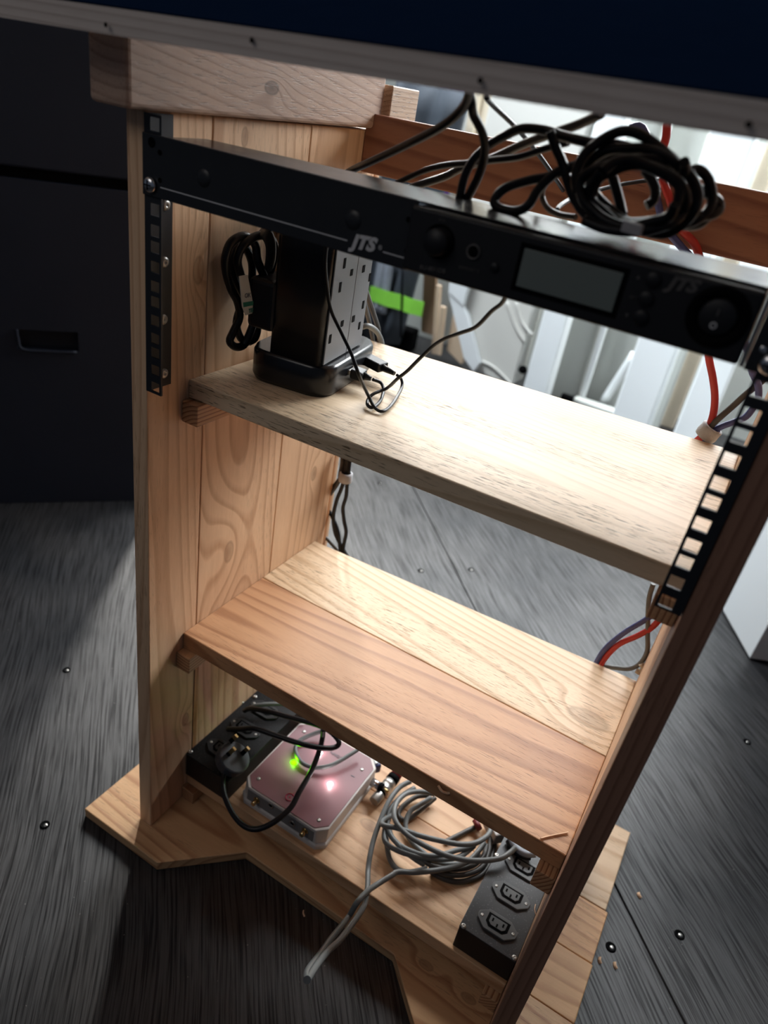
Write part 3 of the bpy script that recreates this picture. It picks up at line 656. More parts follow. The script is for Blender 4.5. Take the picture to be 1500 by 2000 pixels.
cable('grey_cable', 'grey cable slanting into the tie behind the upper shelf', px([(1500, 735), (1457, 770), (1434, 791), (1409, 813), (1393, 828), (1378, 845), (1362, 870)], 'y', [.345, .35, .35, RY]), .0032, m_cdgrey)
ta, tb = at(1372, 836, 'y', RY), at(1396, 856, 'y', RY)
def tie(nm, label, c, d, r, h, parent_mt=m_velcro):
    b = MB(); d = Vector(d).normalized(); c = Vector(c)
    b.lathe(c - d * h / 2, d, [(r * .75, 0), (r * .98, h * .06), (r * 1.05, h * .3), (r, h * .7), (r * 1.02, h * .94), (r * .75, h)], 20)
    o = b.build(nm, parent_mt, None); return tag(o, label, 'strap')
tie('cable_tie_wrap', 'white hook-and-loop wrap on the red, blue and grey cables', at(1384, 844, 'y', RY), at(1400, 828, 'y', RY) - at(1368, 862, 'y', RY), .0112, .0150)
R2 = [('red_cable', 'red cable curving down onto the lower shelf at its right rear', [(1330, 1160), (1300, 1195), (1275, 1224), (1247, 1241), (1208, 1259), (1182, 1285), (1172, 1306), (1170, 1330)], .0037, m_red),
      ('blue_cable', 'blue cable curving down onto the lower shelf at its right rear', [(1310, 1160), (1285, 1192), (1257, 1213), (1222, 1234), (1187, 1262), (1168, 1288), (1160, 1310), (1158, 1330)], .0034, m_blue),
      ('grey_cable', 'grey cable looping behind the lower shelf beside the right panel', [(1276, 1140), (1267, 1175), (1265, 1238), (1264, 1272), (1250, 1296), (1229, 1306), (1200, 1304), (1180, 1303), (1172, 1325)], .0030, m_cgrey)]
for nm, lb, pts, r, mt in R2: cable(nm, lb, px(pts, 'y', [.358, .358, .360, .362]), r, mt)
MB().tube(px([(1252, 1296), (1258, 1306), (1250, 1313), (1243, 1309)], 'y', .356), .0036, seg=8).build('glue_blob', m_cream, None); tag(bpy.data.objects['glue_blob'], 'blob of cream glue where the grey cable meets the right panel', 'glue')
# left-hand feeds under the upper shelf
LY = [.352, .358, .350]
FEED = [('grey_cable', 'grey-brown cable bowing furthest left below the white wrap', [(664, 925), (661, 942), (645, 966), (628, 995), (621, 1018), (628, 1040), (643, 1057), (660, 1076), (672, 1095)], .0028, m_cdgrey),
        ('black_cable', 'black cable crossing behind the grey one below the white wrap', [(668, 925), (658, 942), (641, 966), (640, 990), (650, 1012), (658, 1031), (662, 1050), (666, 1090)], .0028, m_cblack),
        ('black_cable', 'middle black cable swinging forward below the white wrap', [(675, 920), (669, 948), (657, 979), (651, 1010), (655, 1041), (666, 1065), (677, 1084), (690, 1105)], .0030, m_cblack),
        ('black_cable', 'rightmost black cable kinking below the white wrap', [(681, 920), (678, 946), (676, 970), (670, 991), (672, 1016), (676, 1040), (671, 1066), (668, 1090)], .0029, m_cblack)]
for i, (nm, lb, pts, r, mt) in enumerate(FEED):
    top = px([(668 + 6 * i, 880), (668 + 5 * i, 902)], 'y', .355 + .002 * (i % 2)); cable(nm, lb, top + px(pts, 'y', [.355, .357 + .003 * (i % 2), .36, .357]), r, mt)
tie('cable_tie_wrap', 'white hook-and-loop wrap on the black cables under the upper shelf', at(675, 932, 'y', .355), Z, .0095, .0150)

# ------------------------------------------------------------------ mains distribution boxes on the deck
def iec(par, c, mt_plate):
    c = Vector(c); hx, hy = .0225, .0125
    pts = [(-hx, -.003), (-.013, -hy), (.013, -hy), (hx, -.003), (hx, .003), (.013, hy), (-.013, hy), (-hx, .003)]
    pts = [(-.0245, .002), (-.0235, -.004), (-.0130, -.0130), (.0130, -.0130), (.0235, -.004), (.0245, .002), (.0235, .0045), (.0130, .0125), (-.0130, .0125), (-.0235, .0045)]
    o = MB().prism([c + Vector((x, y, 0)) for x, y in pts], (0, 0, .0026)).build('iec_socket', mt_plate, par, bev=.0006)
    z = .0027
    MB().prism([c + Vector((x, y, z)) for x, y in [(-.0135, -.0035), (-.0085, -.0085), (.0085, -.0085), (.0135, -.0035), (.0135, .0085), (-.0135, .0085)]], (0, 0, .0002)).build('recess', m_dark, o)
    MB().prism([c + Vector((x, y, z + .0003)) for x, y in [(-.0102, -.0025), (-.0068, -.0058), (.0068, -.0058), (.0102, -.0025), (.0102, .0058), (-.0102, .0058)]], (0, 0, .0010)).build('socket_core', mt_plate, o, bev=.0003)
    for x, y in ((-.0065, .0012), (0, -.0030), (.0065, .0012)):
        MB().box(c.x + x - .0010, c.x + x + .0010, c.y + y - .0021, c.y + y + .0021, c.z + z + .0012, c.z + z + .0016).build('pin_slot', m_dark, o)
    for x in (-.0195, .0195):
        MB().lathe(c + Vector((x, 0, .0026)), Z, [(.0019, 0), (.0018, .0005), (.0008, .0007), (.0005, .0003), (.0001, .0003)], 12).build('plate_screw', m_dark if mt_plate is m_pside else m_zinc, o)
    return o
def mains_box(x0, x1, y0, y1, socks, screws, label, lid=None, plate=None):
    t_ = thing('mains_box', label, 'power box', ((x0 + x1) / 2, (y0 + y1) / 2, -.58))
    MB().box(x0, x1, y0, y1, -.5798, -.5410).build('box_body', m_pside, t_, bev=.0008)
    MB().box(x0 - .0003, x1 + .0003, y0 - .0003, y1, -.5409, -.5395).build('box_lid', lid or m_pbox, t_, bev=.0004)
    for s_ in socks: iec(t_, s_, plate or m_iec)
    for s_ in screws: MB().lathe(s_, Z, [(.0034, 0), (.0032, .0010), (.002, .0018), (.0007, .0019), (.0005, .001), (.0001, .001)], 16).build('lid_screw', m_zinc, t_)
ZT = -.5394
rs = [at(971, 1808, 'z', ZT), at(997.6, 1750, 'z', ZT), at(1021, 1696, 'z', ZT)]
sx_ = sum(q.x for q in rs) / 3; pitch = (rs[2].y - rs[0].y) / 2
rs = [Vector((sx_, rs[0].y + pitch * i, ZT)) for i in range(4)]
mains_box(.4100, .4800, .0722, .325, rs, [at(905, 1809, 'z', ZT), at(1004.5, 1871, 'z', ZT), at(970, 1671, 'z', ZT)], 'dusty black box of sockets at the right end of the bottom deck')
ls = [at(416, 1454, 'z', ZT), at(462, 1414, 'z', ZT), at(507, 1382, 'z', ZT)]
lx = .034
ls = [Vector((lx, q.y, ZT)) for q in ls]
mains_box(.0008, .0735, .064, .262, ls, [at(361, 1461, 'z', ZT) + X * .010, at(468, 1369, 'z', ZT) + X * .004, at(498, 1361, 'z', ZT)], 'black box of sockets at the left end of the bottom deck', lid=m_pbox_shade, plate=m_iec_shade)
# UK plug lying pins-up on the left box
pd = Vector((.46, .05, .88)).normalized(); pc = at(459, 1478, 'z', ZT + .020)
pg = thing('mains_plug', 'charcoal three-pin plug lying pins-up on the left black box', 'plug', pc - Z * .02)
pa = pd.cross(Y).normalized(); pbv = pd.cross(pa).normalized()
if pbv.y < 0: pbv = -pbv
outl = [pc + pa * (x * 1.0) + pbv * y for x, y in [(.0225 * math.cos(a) * (1.0 if math.sin(a) > -.6 else 1.0), .0215 * math.sin(a)) for a in [2 * math.pi * i / 22 for i in range(22)]]]
MB().prism(outl, -pd * .016).build('plug_body', m_plug, pg, bev=.002)
q0 = atp(458, 1466, pc, pd); 
def pin(u, v, nm, L=.0175, sl=.010, par=pg):
    # the pixel is where the pin's tip shows
    tip_ = atp(u, v, pc + pd * L, pd); base_ = tip_ - pd * L
    ax_ = pa; 
    MB().obox(base_ + pd * sl / 2, ax_, pbv, pd, .0030, .0019, sl / 2).build('pin_sleeve', m_dark, par, bev=.0003)
    MB().obox(base_ + pd * (sl + (L - sl) / 2), ax_, pbv, pd, .0028, .0017, (L - sl) / 2).build('pin', m_brass, par, bev=.0003)
pin(462, 1437, 'a'); pin(485, 1461, 'b'); pin(458, 1462, 'c', L=.019, sl=.006)
zc = ZT + .03
cable('black_mains_cable', 'black mains cable looping over the pink-topped box from the left black box', [px([(445, 1424), (470, 1424), (498, 1423), (540, 1437), (585, 1452), (630, 1461), (655, 1459), (661, 1447), (632, 1421), (570, 1402), (525, 1390), (490, 1384), (478, 1388)], 'z', [-.528, -.50, -.495, -.50, -.49, -.50, -.528]),
      px([(631, 1424), (630, 1440), (624, 1465), (609, 1504), (585, 1546), (568, 1577), (536, 1605), (504, 1619), (478, 1614), (455, 1590), (438, 1552), (436, 1520), (446, 1496)], 'z', [-.485, -.505, -.515, -.522, -.528, -.532, -.538, -.542, -.542, -.538, -.53])], .0036, m_cblack)
cable('thin_grey_cable', 'grey cable looping across the pink top of the white box', px([(640, 1425), (611, 1434), (585, 1447), (577, 1465), (588, 1488), (614, 1499), (648, 1494), (685, 1473), (705, 1460)], 'z', [-.53, -.538, -.539, -.539, -.538, -.532, -.53]), .0030, m_cgrey)
cable('thin_grey_cable', 'grey cable ending in the rear socket of the left black box', px([(486, 1384), (500, 1378), (530, 1375), (560, 1376), (600, 1385)], 'z', [-.530, -.520, -.52, -.53]), .0030, m_cgrey)

# ------------------------------------------------------------------ white box with pink top
pk = thing('interface_box', 'white plastic interface box with a glowing pink top', 'audio interface', (.152, .148, -.58))
def oct_(x0, x1, y0, y1, c, z): return [Vector(q) for q in ((x0 + c, y0, z), (x1 - c, y0, z), (x1, y0 + c, z), (x1, y1 - c, z), (x1 - c, y1, z), (x0 + c, y1, z), (x0, y1 - c, z), (x0, y0 + c, z))]
bx0, bx1, by0, by1 = .0850, .2175, .0775, .220
loft([oct_(bx0 - .002, bx1 + .002, by0 - .002, by1 + .002, .010, -.5797), oct_(bx0 - .002, bx1 + .002, by0 - .002, by1 + .002, .010, -.5725), oct_(bx0, bx1, by0, by1, .010, -.571)], False).build('lower_shell', m_pwhite, pk, bev=.0012)
loft([oct_(bx0, bx1, by0, by1, .010, -.5709), oct_(bx0, bx1, by0, by1, .012, -.5462)], False).build('upper_shell', m_pwhite, pk, bev=.0012)
MB().prism(oct_(bx0 + .0025, bx1 - .0025, by0 + .0025, by1 - .0025, .013, -.5462), (0, 0, .0009)).build('pink_top', m_pink, pk)
MB().box(bx0 + .012, bx1 - .014, by0 - .0006, by0 + .001, -.5690, -.5500).build('port_panel', m_panelgrey, pk)
for u, v, mt, r, L in ((502, 1562, m_brass, .0032, .009), (529, 1573, m_zinc, .0045, .001), (571, 1608, m_zinc, .0045, .001), (596, 1622, m_brass, .0032, .009)):
    c = at(u, v, 'y', by0 - .0007)
    if L > .002: MB().cyl(c, -Y, r, L, 14).cyl(c - Y * .0, -Y, r * 1.5, .0015, 6).build('aerial_socket', mt, pk)
    else: MB().lathe(c, -Y, [(r, 0), (r, .0008), (r * .65, .0010), (r * .6, .0002), (.0001, .0002)], 20).build('ring_port', mt, pk); MB().cyl(c, -Y, r * .6, .0004, 14).build('port_hole', m_dark, pk)
for u, v in ((505, 1521), (707, 1503), (623, 1602), (594, 1429)): MB().lathe(at(u, v, 'z', -.5452), Z, [(.0026, 0), (.0025, .0006), (.001, .0009), (.0001, .0005)], 14).build('top_screw', m_zinc, pk)
zt_ = -.5451
def led(u, v, col, r, pw, lp):
    c = at(u, v, 'z', zt_)
    MB().lathe(c, Z, [(r, -.0002), (r * .7, .0005), (.0001, .0007)], 16).build('indicator_light', glow('light_%d' % u, col, pw), pk)
    l = bpy.data.lights.new('indicator_glow', 'POINT'); l.energy = lp; l.color = col; l.shadow_soft_size = .001
    o = bpy.data.objects.new('indicator_glow', l); COL.objects.link(o); o.location = c + Vector((0, 0, .007 + Z0))
led(574, 1489, (.16, 1.0, .0), .0052, 1.1, .012); led(645, 1531, (1.0, .90, .88), .0040, 4, .016); led(626, 1470, (1.0, .85, .85), .0032, 4, .008)
for pts in ([(557, 1556), (563, 1569)],):
    pass
c = at(566, 1557, 'z', zt_)
ca = (at(574, 1563, 'z', zt_) - c).normalized()
b = MB(); arc = [c + (ca * math.cos(a) + ca.cross(Z) * math.sin(a)) * .0052 for a in [math.radians(30 + i * 25) for i in range(12)]]
b.tube(arc, .0011, seg=6, flat=.5); b.obox(c + Z * .0001, ca, ca.cross(Z), Z, .0013, .0013, .0002)
b.build('ring_emblem', m_magenta, pk)
text('status_lettering', 'i', .009, at(570, 1552, 'z', zt_), ca, ca.cross(Z) * -1 if ca.cross(Z).y < 0 else ca.cross(Z), m_magenta, pk)
dq = at(645, 1466, 'z', zt_) - at(672, 1482, 'z', zt_)
text('top_lettering', 'CONN', .0068, at(671, 1481, 'z', zt_), dq, Vector((0, -1, 0)), m_ink, pk)
MB().box(at(689, 1516, 'z', zt_).x - .003, at(689, 1516, 'z', zt_).x + .003, at(689, 1516, 'z', zt_).y - .0005, at(689, 1516, 'z', zt_).y + .0005, zt_, zt_ + .0002).build('printed_dash', m_ink, pk)
# plugs on its right rear corner
nvp = thing('navy_connector', 'navy connector with a white latch behind the pink-topped box', 'connector', at(722, 1484, 'z', -.57))
a = at(722, 1484, 'z', -.558); MB().obox(a, Vector((.8, -.6, 0)), Vector((.6, .8, 0)), Z, .019, .010, .008).build('shell', m_navyplug, nvp, bev=.002)
MB().obox(at(732, 1484, 'z', -.549), Vector((.8, -.6, 0)), Vector((.6, .8, 0)), Z, .007, .0022, .0012).build('latch', m_white, nvp, bev=.0006)
bn = thing('metal_connector', 'small shiny metal plug at the corner of the pink-topped box', 'connector', at(728, 1520, 'z', -.575))
a = Vector((bx1 + .0022, .196, -.560)); MB().cyl(a, X, .0058, .013, 20).build('barrel', m_chrome, bn); MB().cyl(a + X * .013, X, .0064, .005, 20).build('collar', m_dark, bn); MB().cyl(a + X * .018, X, .0022, .010, 10).build('stub', m_brass, bn)
# XLR plug
xa, xb = at(730, 1566, 'z', -.569), at(782, 1504, 'z', -.562)
xd = (xb - xa).normalized(); XL = (xb - xa).length
xl = thing('xlr_plug', 'silver microphone plug with a red ring beside the grey coil', 'connector', xa - Z * .01)
MB().cyl(xa, xd, .0072, XL * .24, 24).build('nose', m_zinc, xl, bev=.0006)
MB().cyl(xa + xd * XL * .24, xd, .0066, XL * .05, 24).build('groove', m_dark, xl)
MB().lathe(xa + xd * XL * .29, xd, [(.001, 0), (.0088, .0002), (.0088, XL * .16), (.0083, XL * .165), (.0088, XL * .18), (.0083, XL * .20), (.0088, XL * .22), (.0086, XL * .34), (.001, XL * .341)], 26).build('barrel', m_zinc, xl)
MB().cyl(xa + xd * XL * .63, xd, .0090, XL * .14, 24).build('collar', m_dark, xl)
MB().cyl(xa + xd * XL * .77, xd, .0086, XL * .30, 24, .0060).build('red_boot', plain('red_boot', (.30, .02, .03), rough=.5), xl)

# ------------------------------------------------------------------ grey coil on the deck
O5 = lambda lst: [(690 + a_ / 5, 1460 + b_ / 5) for a_, b_ in lst]
gz = -.5762; grey = []
grey.append(px(O5([(560, 330), (450, 390), (350, 520), (270, 700), (205, 880), (165, 1050), (145, 1200)]), 'z', [-.550, -.552, -.562, -.570]) + [deep(718, 1733, .874), deep(713, 1762, .85), deep(703, 1783, .82), deep(686, 1807, .79), deep(663, 1837, .74), deep(641, 1857, .70), deep(619, 1885, .66), deep(604, 1908, .63), deep(600, 1914, .622)])
grey.append([deep(600, 1914, .622), deep(599, 1904, .635), deep(606, 1889, .66), deep(628, 1860, .71), deep(647, 1833, .76), deep(665, 1811, .80), deep(681, 1791, .84), deep(697, 1763, .835), deep(717, 1741, .858)] + px([(737, 1727), (763, 1711)] + O5([(440, 1215), (600, 1220), (800, 1200), (1000, 1160), (1130, 1105), (1230, 1000), (1280, 930)]), 'z', [-.560, -.560, -.558, -.556, -.556]))
grey.append(px(O5([(790, 452), (650, 430), (520, 450), (430, 530), (398, 640), (425, 740), (520, 845), (650, 930), (850, 1030), (1050, 1090), (1250, 1105), (1440, 1080), (1540, 1020), (1585, 975)]), 'z', [-.55, -.545, -.540, -.54, -.535, -.528, -.524]))
grey.append(px(O5([(390, 655), (330, 690), (285, 722), (283, 750), (330, 768), (450, 792), (650, 860), (850, 910), (1050, 945), (1200, 930), (1310, 860), (1345, 780), (1330, 700)]), 'z', [-.560, -.552, -.545, -.540, -.538, -.542]))
grey.append(px(O5([(345, 700), (308, 800), (312, 920), (420, 1000), (600, 1062), (760, 1085), (900, 1092), (1050, 1060), (1180, 960)]), 'z', [-.566, -.562, -.562]))
grey.append(px(O5([(320, 860), (335, 1000), (365, 1110), (440, 1195), (560, 1215), (720, 1180)]), 'z', [gz, -.570, -.566]))
grey.append(px(O5([(345, 760), (370, 860), (450, 950), (560, 1010), (700, 1055), (850, 1050), (1000, 1005), (1120, 975), (1250, 900)]), 'z', [-.568, -.560, -.556]))
grey.append(px(O5([(760, 490), (650, 560), (560, 620), (515, 720), (520, 830), (580, 930), (700, 1040), (800, 1110), (930, 1140), (1100, 1120), (1230, 1040)]), 'z', [-.562, gz, gz]))
grey.append(px(O5([(600, 395), (480, 470), (370, 590), (335, 700), (350, 830), (430, 940), (560, 1060), (700, 1150)]), 'z', [-.556, -.560, -.568]))
tag(tubes(grey, .0034, sub=5, seg=9).build('grey_cable_coil', m_cgrey, None), 'loose coil of grey cable on the bottom deck with a loop hanging out the front', 'cable')
dk = []
dk.append(px(O5([(760, 1215), (860, 1270), (980, 1308), (1110, 1300), (1250, 1240), (1330, 1130), (1365, 1000), (1385, 900), (1340, 820)]), 'z', gz))
dk.append(px(O5([(740, 1170), (900, 1240), (1100, 1240), (1260, 1160), (1325, 1000), (1340, 880)]), 'z', -.570))
dk.append(px(O5([(640, 1060), (760, 1150), (960, 1190), (1150, 1160), (1270, 1060), (1300, 950)]), 'z', -.5660))
dk.append(px(O5([(800, 490), (720, 560), (620, 640), (540, 700), (470, 700), (440, 640), (500, 560), (620, 480), (760, 470)]), 'z', [-.57, gz, gz, -.57]))
dk.append(px(O5([(1230, 760), (1120, 810), (1000, 870), (900, 920)]), 'z', gz))
tag(tubes(dk, .0034, sub=5, seg=8).build('black_cable_coil', m_cdgrey, None), 'dark cable coiled underneath the grey coil on the deck', 'cable')
# connectors behind, near the right box
wa = at(965, 1618, 'z', -.565)
wp = thing('white_connector', 'white plug with a red sleeve behind the grey coil', 'connector', wa - Z * .012)
MB().obox(wa, Vector((.75, -.66, 0)), Vector((.66, .75, 0)), Z, .017, .0085, .010).build('shell', m_pwhite, wp, bev=.002)
MB().cyl(at(928, 1602, 'z', -.570), Vector((.75, -.66, 0)), .0042, .014, 16).build('red_sleeve', plain('dark_red', (.16, .01, .015), rough=.5), wp)
cable('silver_cable', 'silvery cable looped over the rear sockets of the right black box', px([(997, 1635), (1004, 1650), (1016, 1662), (1030, 1668), (1045, 1668)], 'z', [-.53, -.528, -.525]), .0042, m_coatlight)
cable('dark_cable', 'dark cable under the silvery one on the right black box', px([(992, 1642), (1002, 1660), (1018, 1671), (1036, 1675)], 'z', [-.535, -.535]), .0036, m_cblack)
ga = thing('grey_adapter', 'grey adapter box standing behind the left black box', 'adapter', Vector((.094, .262, -.58)))
MB().box(.078, .112, .244, .285, -.5797, -.535).build('shell', m_panelgrey, ga, bev=.003)

# ------------------------------------------------------------------ shavings
def sliver(nm, label, pts, r, flat=.25, cat='wood shaving'):
    o = MB().tube(pts, r, seg=6, sub=4, flat=flat).build(nm, m_shaving, None); tag(o, label, cat)
sliver('wood_shaving', 'orange curled shaving caught on the lower shelf front edge', [at(856, 1534, 'y', .053), at(863, 1545, 'y', .050), at(872, 1549, 'y', .052), at(879, 1549, 'y', .0535)], .0016)
sliver('wood_splinter', 'long pale splinter lying at the front right of the lower shelf', px([(1056, 1637), (1075, 1632), (1095, 1628), (1110, 1625)], 'z', -.3218), .0011, cat='splinter')
sliver('wood_splinter', 'fine splinter standing on the right black box', [at(1046, 1766, 'z', -.538), at(1044, 1776, 'z', -.534), at(1047, 1788, 'z', -.537)], .0005, cat='splinter')
for i, (u, v, lb) in enumerate(((1172, 1876, 'orange wood chip on the floor right of the base'), (1202, 1886, 'curved wood chip on the floor, further from the base'), (1249, 1749, 'pale wood chip near the floor seam beside the base'), (594, 1784, 'small pale chip on the dark floor before the base notch'))):
    c = at(u, v, 'z', ZF + .0012); a_ = Vector((.4 + .2 * i, -1, 0)).normalized()
    sliver('wood_chip', lb, [c - a_ * .0042, c + Z * .0008 + a_.cross(Z) * .0012, c + a_ * .0042], .0024 if i < 3 else .0012, .3, 'wood chip')

# ------------------------------------------------------------------ black flight cases on the left
cn = Vector((.742, -.670, 0)).normalized(); cdv = Vector((.670, .742, 0)).normalized(); A0 = Vector((-.837, .3804, 0)) - cn * ((Vector((-.837, .3804, 0)).dot(cn)) + .876) * 1.0
A0 = Vector((-.837, .3804, 0))
def case(z0_, z1_, label, hole):
    t_ = thing('flight_case', label, 'case', A0 + Z * z0_ - cn * .28)
    s0, s1 = -.55, .325
    P = lambda s_, d_, z_: A0 + cdv * s_ - cn * d_ + Z * z_
    b = MB(); b.prism([P(s0, .030, z0_), P(s1, .030, z0_), P(s1, .030, z1_), P(s0, .030, z1_)], -cn * .55); b.build('case_body', m_case, t_)
    def slab(a_, e_, zz0, zz1, bb): bb.prism([P(a_, 0, zz0), P(e_, 0, zz0), P(e_, 0, zz1), P(a_, 0, zz1)], -cn * .0298)
    if hole:
        h0, h1, hz0, hz1 = .0655, .1775, -.286, -.245
        b = MB(); slab(s0, h0, z0_, z1_, b); slab(h1, s1, z0_, z1_, b); slab(h0, h1, z0_, hz0, b); slab(h0, h1, hz1, z1_, b); b.build('front_panel', m_case, t_)
        b = MB(); b.tube([P(h0 + .002, -.001, hz1), P(h0 + .003, -.001, (hz0 + hz1) / 2), P(h0 + .010, -.001, hz0 + .001), P((h0 + h1) / 2, -.001, hz0 - .001), P(h1 - .004, -.001, hz0)], .0030, seg=8, sub=4); b.build('handle_rim', m_case, t_)
    else:
        b = MB(); slab(s0, s1, z0_, z1_, b); b.build('front_panel', m_case, t_, bev=.004)
case(ZF + .001, .028, 'lower black flight case with a recessed hand hole', True)
case(.047, 1.05, 'upper black flight case with a scuffed plain side', False)
P = lambda s_, d_, z_: A0 + cdv * s_ - cn * d_ + Z * z_
b = MB(); b.prism([P(-.54, .012, .0285), P(.30, .012, .0285), P(.30, .012, .0465), P(-.54, .012, .0465)], -cn * .5); tag(b.build('case_gap_fill', m_dark, None), 'dark fill for the shaded gap between the two stacked black cases', 'strip')  # deep black fill paints the shade in the recessed gap

# ------------------------------------------------------------------ far side of the room
YW = 2.30
b = MB(); b.box(-1.6, 3.2, YW + .12, YW + .18, ZF, 1.9); wl = struct(b.build('wall_back', m_wall, None)); wl['label'] = 'pale painted wall behind the cabinet'
def wx(u, v, y): return at(u, v, 'y', y).x
def post(u0, u1, v, y0, y1, mt, nm, label, cat, z0_=ZF, z1_=1.7, group=None):
    a_, e_ = wx(u0, v, y0), wx(u1, v, y0); o = MB().box(a_, e_, y0, y1, z0_, z1_).build(nm, mt, None, bev=.006); return tag(o, label, cat, group)
post(1042, 1092, 680, 2.02, 2.10, m_white, 'white_post', 'narrow bright white post right of the plastic shell', 'post')
post(1096, 1160, 680, 2.20, 2.24, m_wall, 'pale_board', 'grey-white flat board between the two bright white posts', 'board')
post(1160, 1172, 680, 2.165, 2.195, m_white, 'white_strip', 'thin white strip on the grey-white flat board', 'strip')
post(1173, 1240, 680, 2.26, 2.30, m_wall, 'pale_board', 'grey board left of the broad white post, with a diagonal brace', 'board')
post(1240, 1322, 680, 1.95, 2.08, m_white, 'white_post', 'broad bright white post behind the receiver display', 'post')
post(1322, 1345, 680, 2.21, 2.25, m_wall, 'grey_post', 'grey-white post right of the broad white post', 'post')
post(1345, 1376, 680, 2.28, 2.32, m_cream, 'cream_post', 'beige post behind the red cable', 'post')
post(1380, 1450, 680, 1.92, 2.05, m_white, 'white_post', 'white post at the right, behind the red and blue cables', 'post')
a_, e_ = wx(1120, 790, 2.15), wx(1236, 790, 2.15)
MB().box(a_ - .0, e_, 2.115, 2.16, ZF, ZF + .05).build('floor_batten', m_wall, None, bev=.004); tag(bpy.data.objects['floor_batten'], 'pale batten on the floor at the foot of the white posts', 'batten')
p = at(1105, 780, 'y', 2.08); MB().box(p.x - .022, p.x + .022, 2.085, 2.11, p.z - .018, p.z + .012).build('dark_block', m_dark, None, bev=.002); tag(bpy.data.objects['dark_block'], 'small dark block by the foot of the white posts', 'block')
pa_, pb_ = at(1178, 786, 'y', 2.19), at(1240, 690, 'y', 2.19)
MB().tube([pa_, pb_], .016, seg=8).build('diagonal_brace', m_white, None); tag(bpy.data.objects['diagonal_brace'], 'white diagonal brace on the grey board', 'brace')
# moulded white shell panel
sh = thing('plastic_shell', 'white plastic shell with an angled corner by the wall', 'shell', at(960, 740, 'y', 2.05))
YS = 2.02
oa = [(876, 570), (878, 520), (960, 180), (1170, 180), (1038, 620), (1002, 752), (960, 742), (930, 722)]
outer = [at(u, v, 'y', YS) for u, v in oa]
MB().prism(outer, (0, .10, 0)).build('shell_front', m_shellwhite, sh, bev=.008)
edge = [at(u, v, 'y', YS - .03) for u, v in ((874, 570), (886, 560), (914, 618), (937, 710), (924, 727), (905, 700))]
MB().prism(edge, (0, .028, 0)).build('shell_edge', m_white, sh, bev=.004)
fc_ = [at(u, v, 'y', YS - .035) for u, v in ((878, 545), (880, 500), (928, 500), (913, 565), (904, 599), (875, 571))]
MB().prism(fc_, (0, .030, 0)).build('corner_facet', m_white, sh, bev=.003)
for pts in ([(990, 590), (1008, 640), (1026, 668)], [(925, 700), (962, 716), (1000, 752)], [(1008, 590), (1020, 630), (1040, 655)]):
    MB().tube([at(u, v, 'y', YS - .003) for u, v in pts], .006, seg=6).build('moulded_rib', m_shellwhite, sh)
MB().lathe(at(1021, 722, 'y', YS - .002), -Y, [(.016, -.002), (.016, .001), (.0001, .001)], 18).build('round_hole', m_dark, sh)
# work coat with lime band
ct = thing('work_coat', 'charcoal work coat with a lime reflective band hanging beyond the shelf', 'coat', at(770, 665, 'y', 2.1))
YK = 2.10
def cloth(u0, u1, v0, v1, y, mt, nm, par, amp=.018, nx=26, nz=10, ph=0, top=None, th=.02):
    a_, e_ = at((u0), v1, 'y', y), at(u1, v1, 'y', y); zt = at((u0 + u1) / 2, v0, 'y', y).z; zb_ = at((u0 + u1) / 2, v1, 'y', y).z
    tx = (at(top[0], v0, 'y', y).x, at(top[1], v0, 'y', y).x) if top else (a_.x, e_.x)
    vs = []; fs = []
    for j in range(nz + 1):
        for i in range(nx + 1):
            f = i / nx; h_ = j / nz; xa_ = a_.x + (tx[0] - a_.x) * h_; xb_ = e_.x + (tx[1] - e_.x) * h_; vs.append(Vector((xa_ + (xb_ - xa_) * f, y + amp * math.sin(f * 14 + ph) + amp * .3 * math.sin(j * .9 + f * 5), zt + (zb_ - zt) * j / nz)))
    n = len(vs); vs += [v_ + Y * th for v_ in vs]
    for j in range(nz):
        for i in range(nx):
            q = j * (nx + 1) + i; fs.append([q, q + 1, q + nx + 2, q + nx + 1]); fs.append([n + q, n + q + nx + 1, n + q + nx + 2, n + q + 1])
    for j in range(nz):
        q = j * (nx + 1); fs.append([q, q + nx + 1, n + q + nx + 1, n + q]); q += nx; fs.append([q, n + q, n + q + nx + 1, q + nx + 1])
    for i in range(nx): q = nz * (nx + 1) + i; fs.append([q, q + 1, n + q + 1, n + q]); fs.append([i, n + i, n + i + 1, i + 1])
    return MB().add(vs, fs, nz > 2).build(nm, mt, par)
cloth(700, 822, 150, 672, YK, m_coat, 'coat_body', ct, top=(766, 862))
cloth(722, 752, 500, 610, YK - .022, m_coatlight, 'reflective_patch', ct, amp=.004)
cloth(717, 825, 573, 603, YK - .030, m_lime, 'lime_band', ct, amp=.004, nz=2, th=.003)
MB().tube([at(786, 520, 'y', YK - .034), at(783, 660, 'y', YK - .034)], .004, seg=6).build('seam', m_dark, ct)
MB().box(wx(700, 690, 2.2), wx(808, 690, 2.2), 2.15, 2.22, ZF, ZF + .09).build('coat_shadow_box', m_dark, None, bev=.01); tag(bpy.data.objects['coat_shadow_box'], 'low dark box standing in for the shadow under the hanging coat', 'box')  # dark box put in as the shadow below the coat
cloth(811, 856, 150, 450, 2.39, m_purple, 'purple_cloth', None, amp=.010, nx=12, top=(866, 914), th=.022); tag(bpy.data.objects['purple_cloth'], 'purple cloth hanging behind the cables under the desktop', 'cloth')
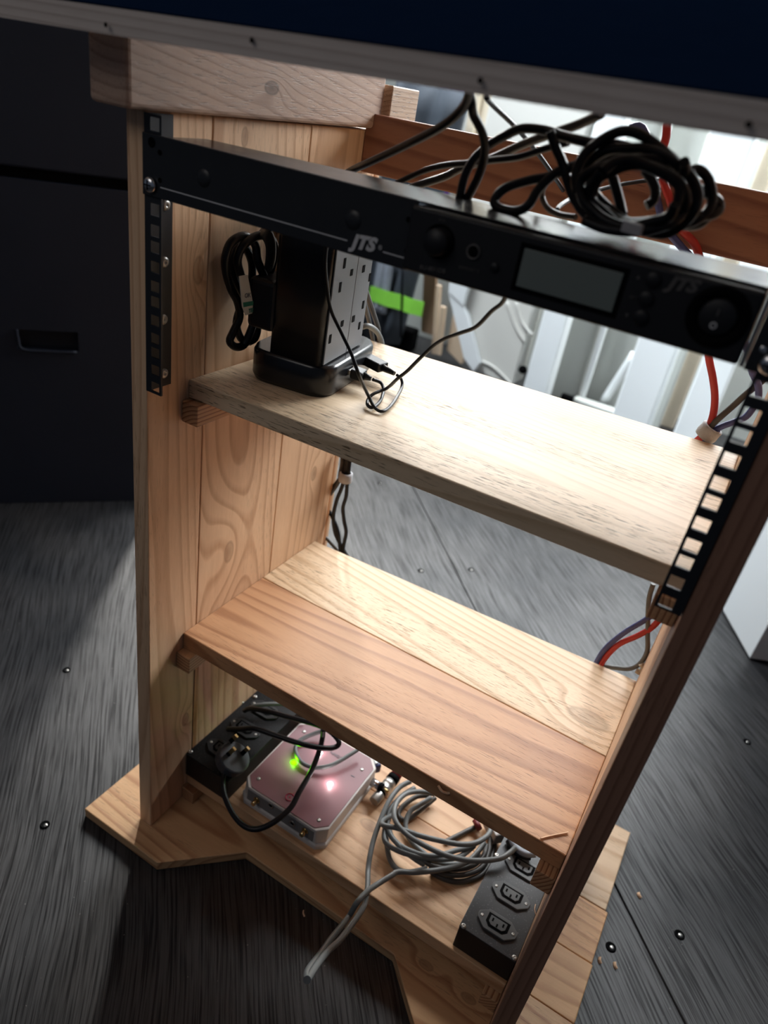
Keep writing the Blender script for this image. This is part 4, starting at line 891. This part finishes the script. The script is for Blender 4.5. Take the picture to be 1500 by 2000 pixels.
def slat(u0, v0, u1, v1, wpx, y, mt, nm, label, cat='board'):
    a_, e_ = at(u0, v0, 'y', y), at(u1, v1, 'y', y); w_ = (at(u0 + wpx, v0, 'y', y) - a_).length
    MBx = MB().prism([a_, a_ + X * w_, e_ + X * w_, e_], (0, .02, 0)); o = MBx.build(nm, mt, None, bev=.002); return tag(o, label, cat)
slat(828, 520, 822, 648, 25, 2.22, m_card, 'brown_board', 'wide brown board standing beside the coat')
slat(852, 556, 842, 690, 8, 2.16, m_cardpale, 'pale_board', 'taller thin pale board beside the brown board', 'board')
slat(860, 598, 850, 692, 9, 2.14, m_cardpale, 'pale_board', 'shorter thin pale board leaning by the dark gap', 'board')
slat(868, 520, 905, 640, 20, 2.20, m_card, 'brown_board', 'brown board slanting behind the white shell')
q = [at(u, v, 'y', 2.18) for u, v in ((884, 616), (892, 600), (915, 650), (907, 690), (900, 712), (872, 684))]
tag(MB().prism(q, (0, .03, 0)).build('cardboard_sheet', m_cardpale, None, bev=.003), 'cut cardboard sheet left of the white shell near the floor', 'cardboard')
post(826, 842, 680, 2.22, 2.25, m_cream, 'cream_board', 'cream painted board beyond the crossbar, nearest the purple cloth', 'board', z0_=-.1, z1_=1.6)
post(844, 885, 680, 2.24, 2.28, m_cream, 'cream_board', 'second cream painted board beyond the crossbar', 'board', z0_=-.1, z1_=1.6)
# big white cabinet on the right
wc = thing('white_cabinet', 'tall white painted cabinet standing on the floor right of the stand', 'cabinet', (.75, 1.45, ZF))
w0 = Vector((.678, 1.013, 0)); wb = Vector((-.449, .893, 0)); wr = Vector((.893, .449, 0))
q = [w0, w0 + wr * .5, w0 + wr * .5 + wb * .22, w0 + wb * .22]
MB().prism([p_ + Z * (ZF + .004) for p_ in q], (0, 0, 1.10)).build('carcass', m_white, wc, bev=.002)
q = [w0 + wr * .03 - wb * .003, w0 + wr * .47 - wb * .003]
MB().prism([q[0] + Z * (ZF + .055), q[1] + Z * (ZF + .055), q[1] + Z * .42, q[0] + Z * .42], -wb * -.004).build('door_panel', m_shellwhite, wc, bev=.001)
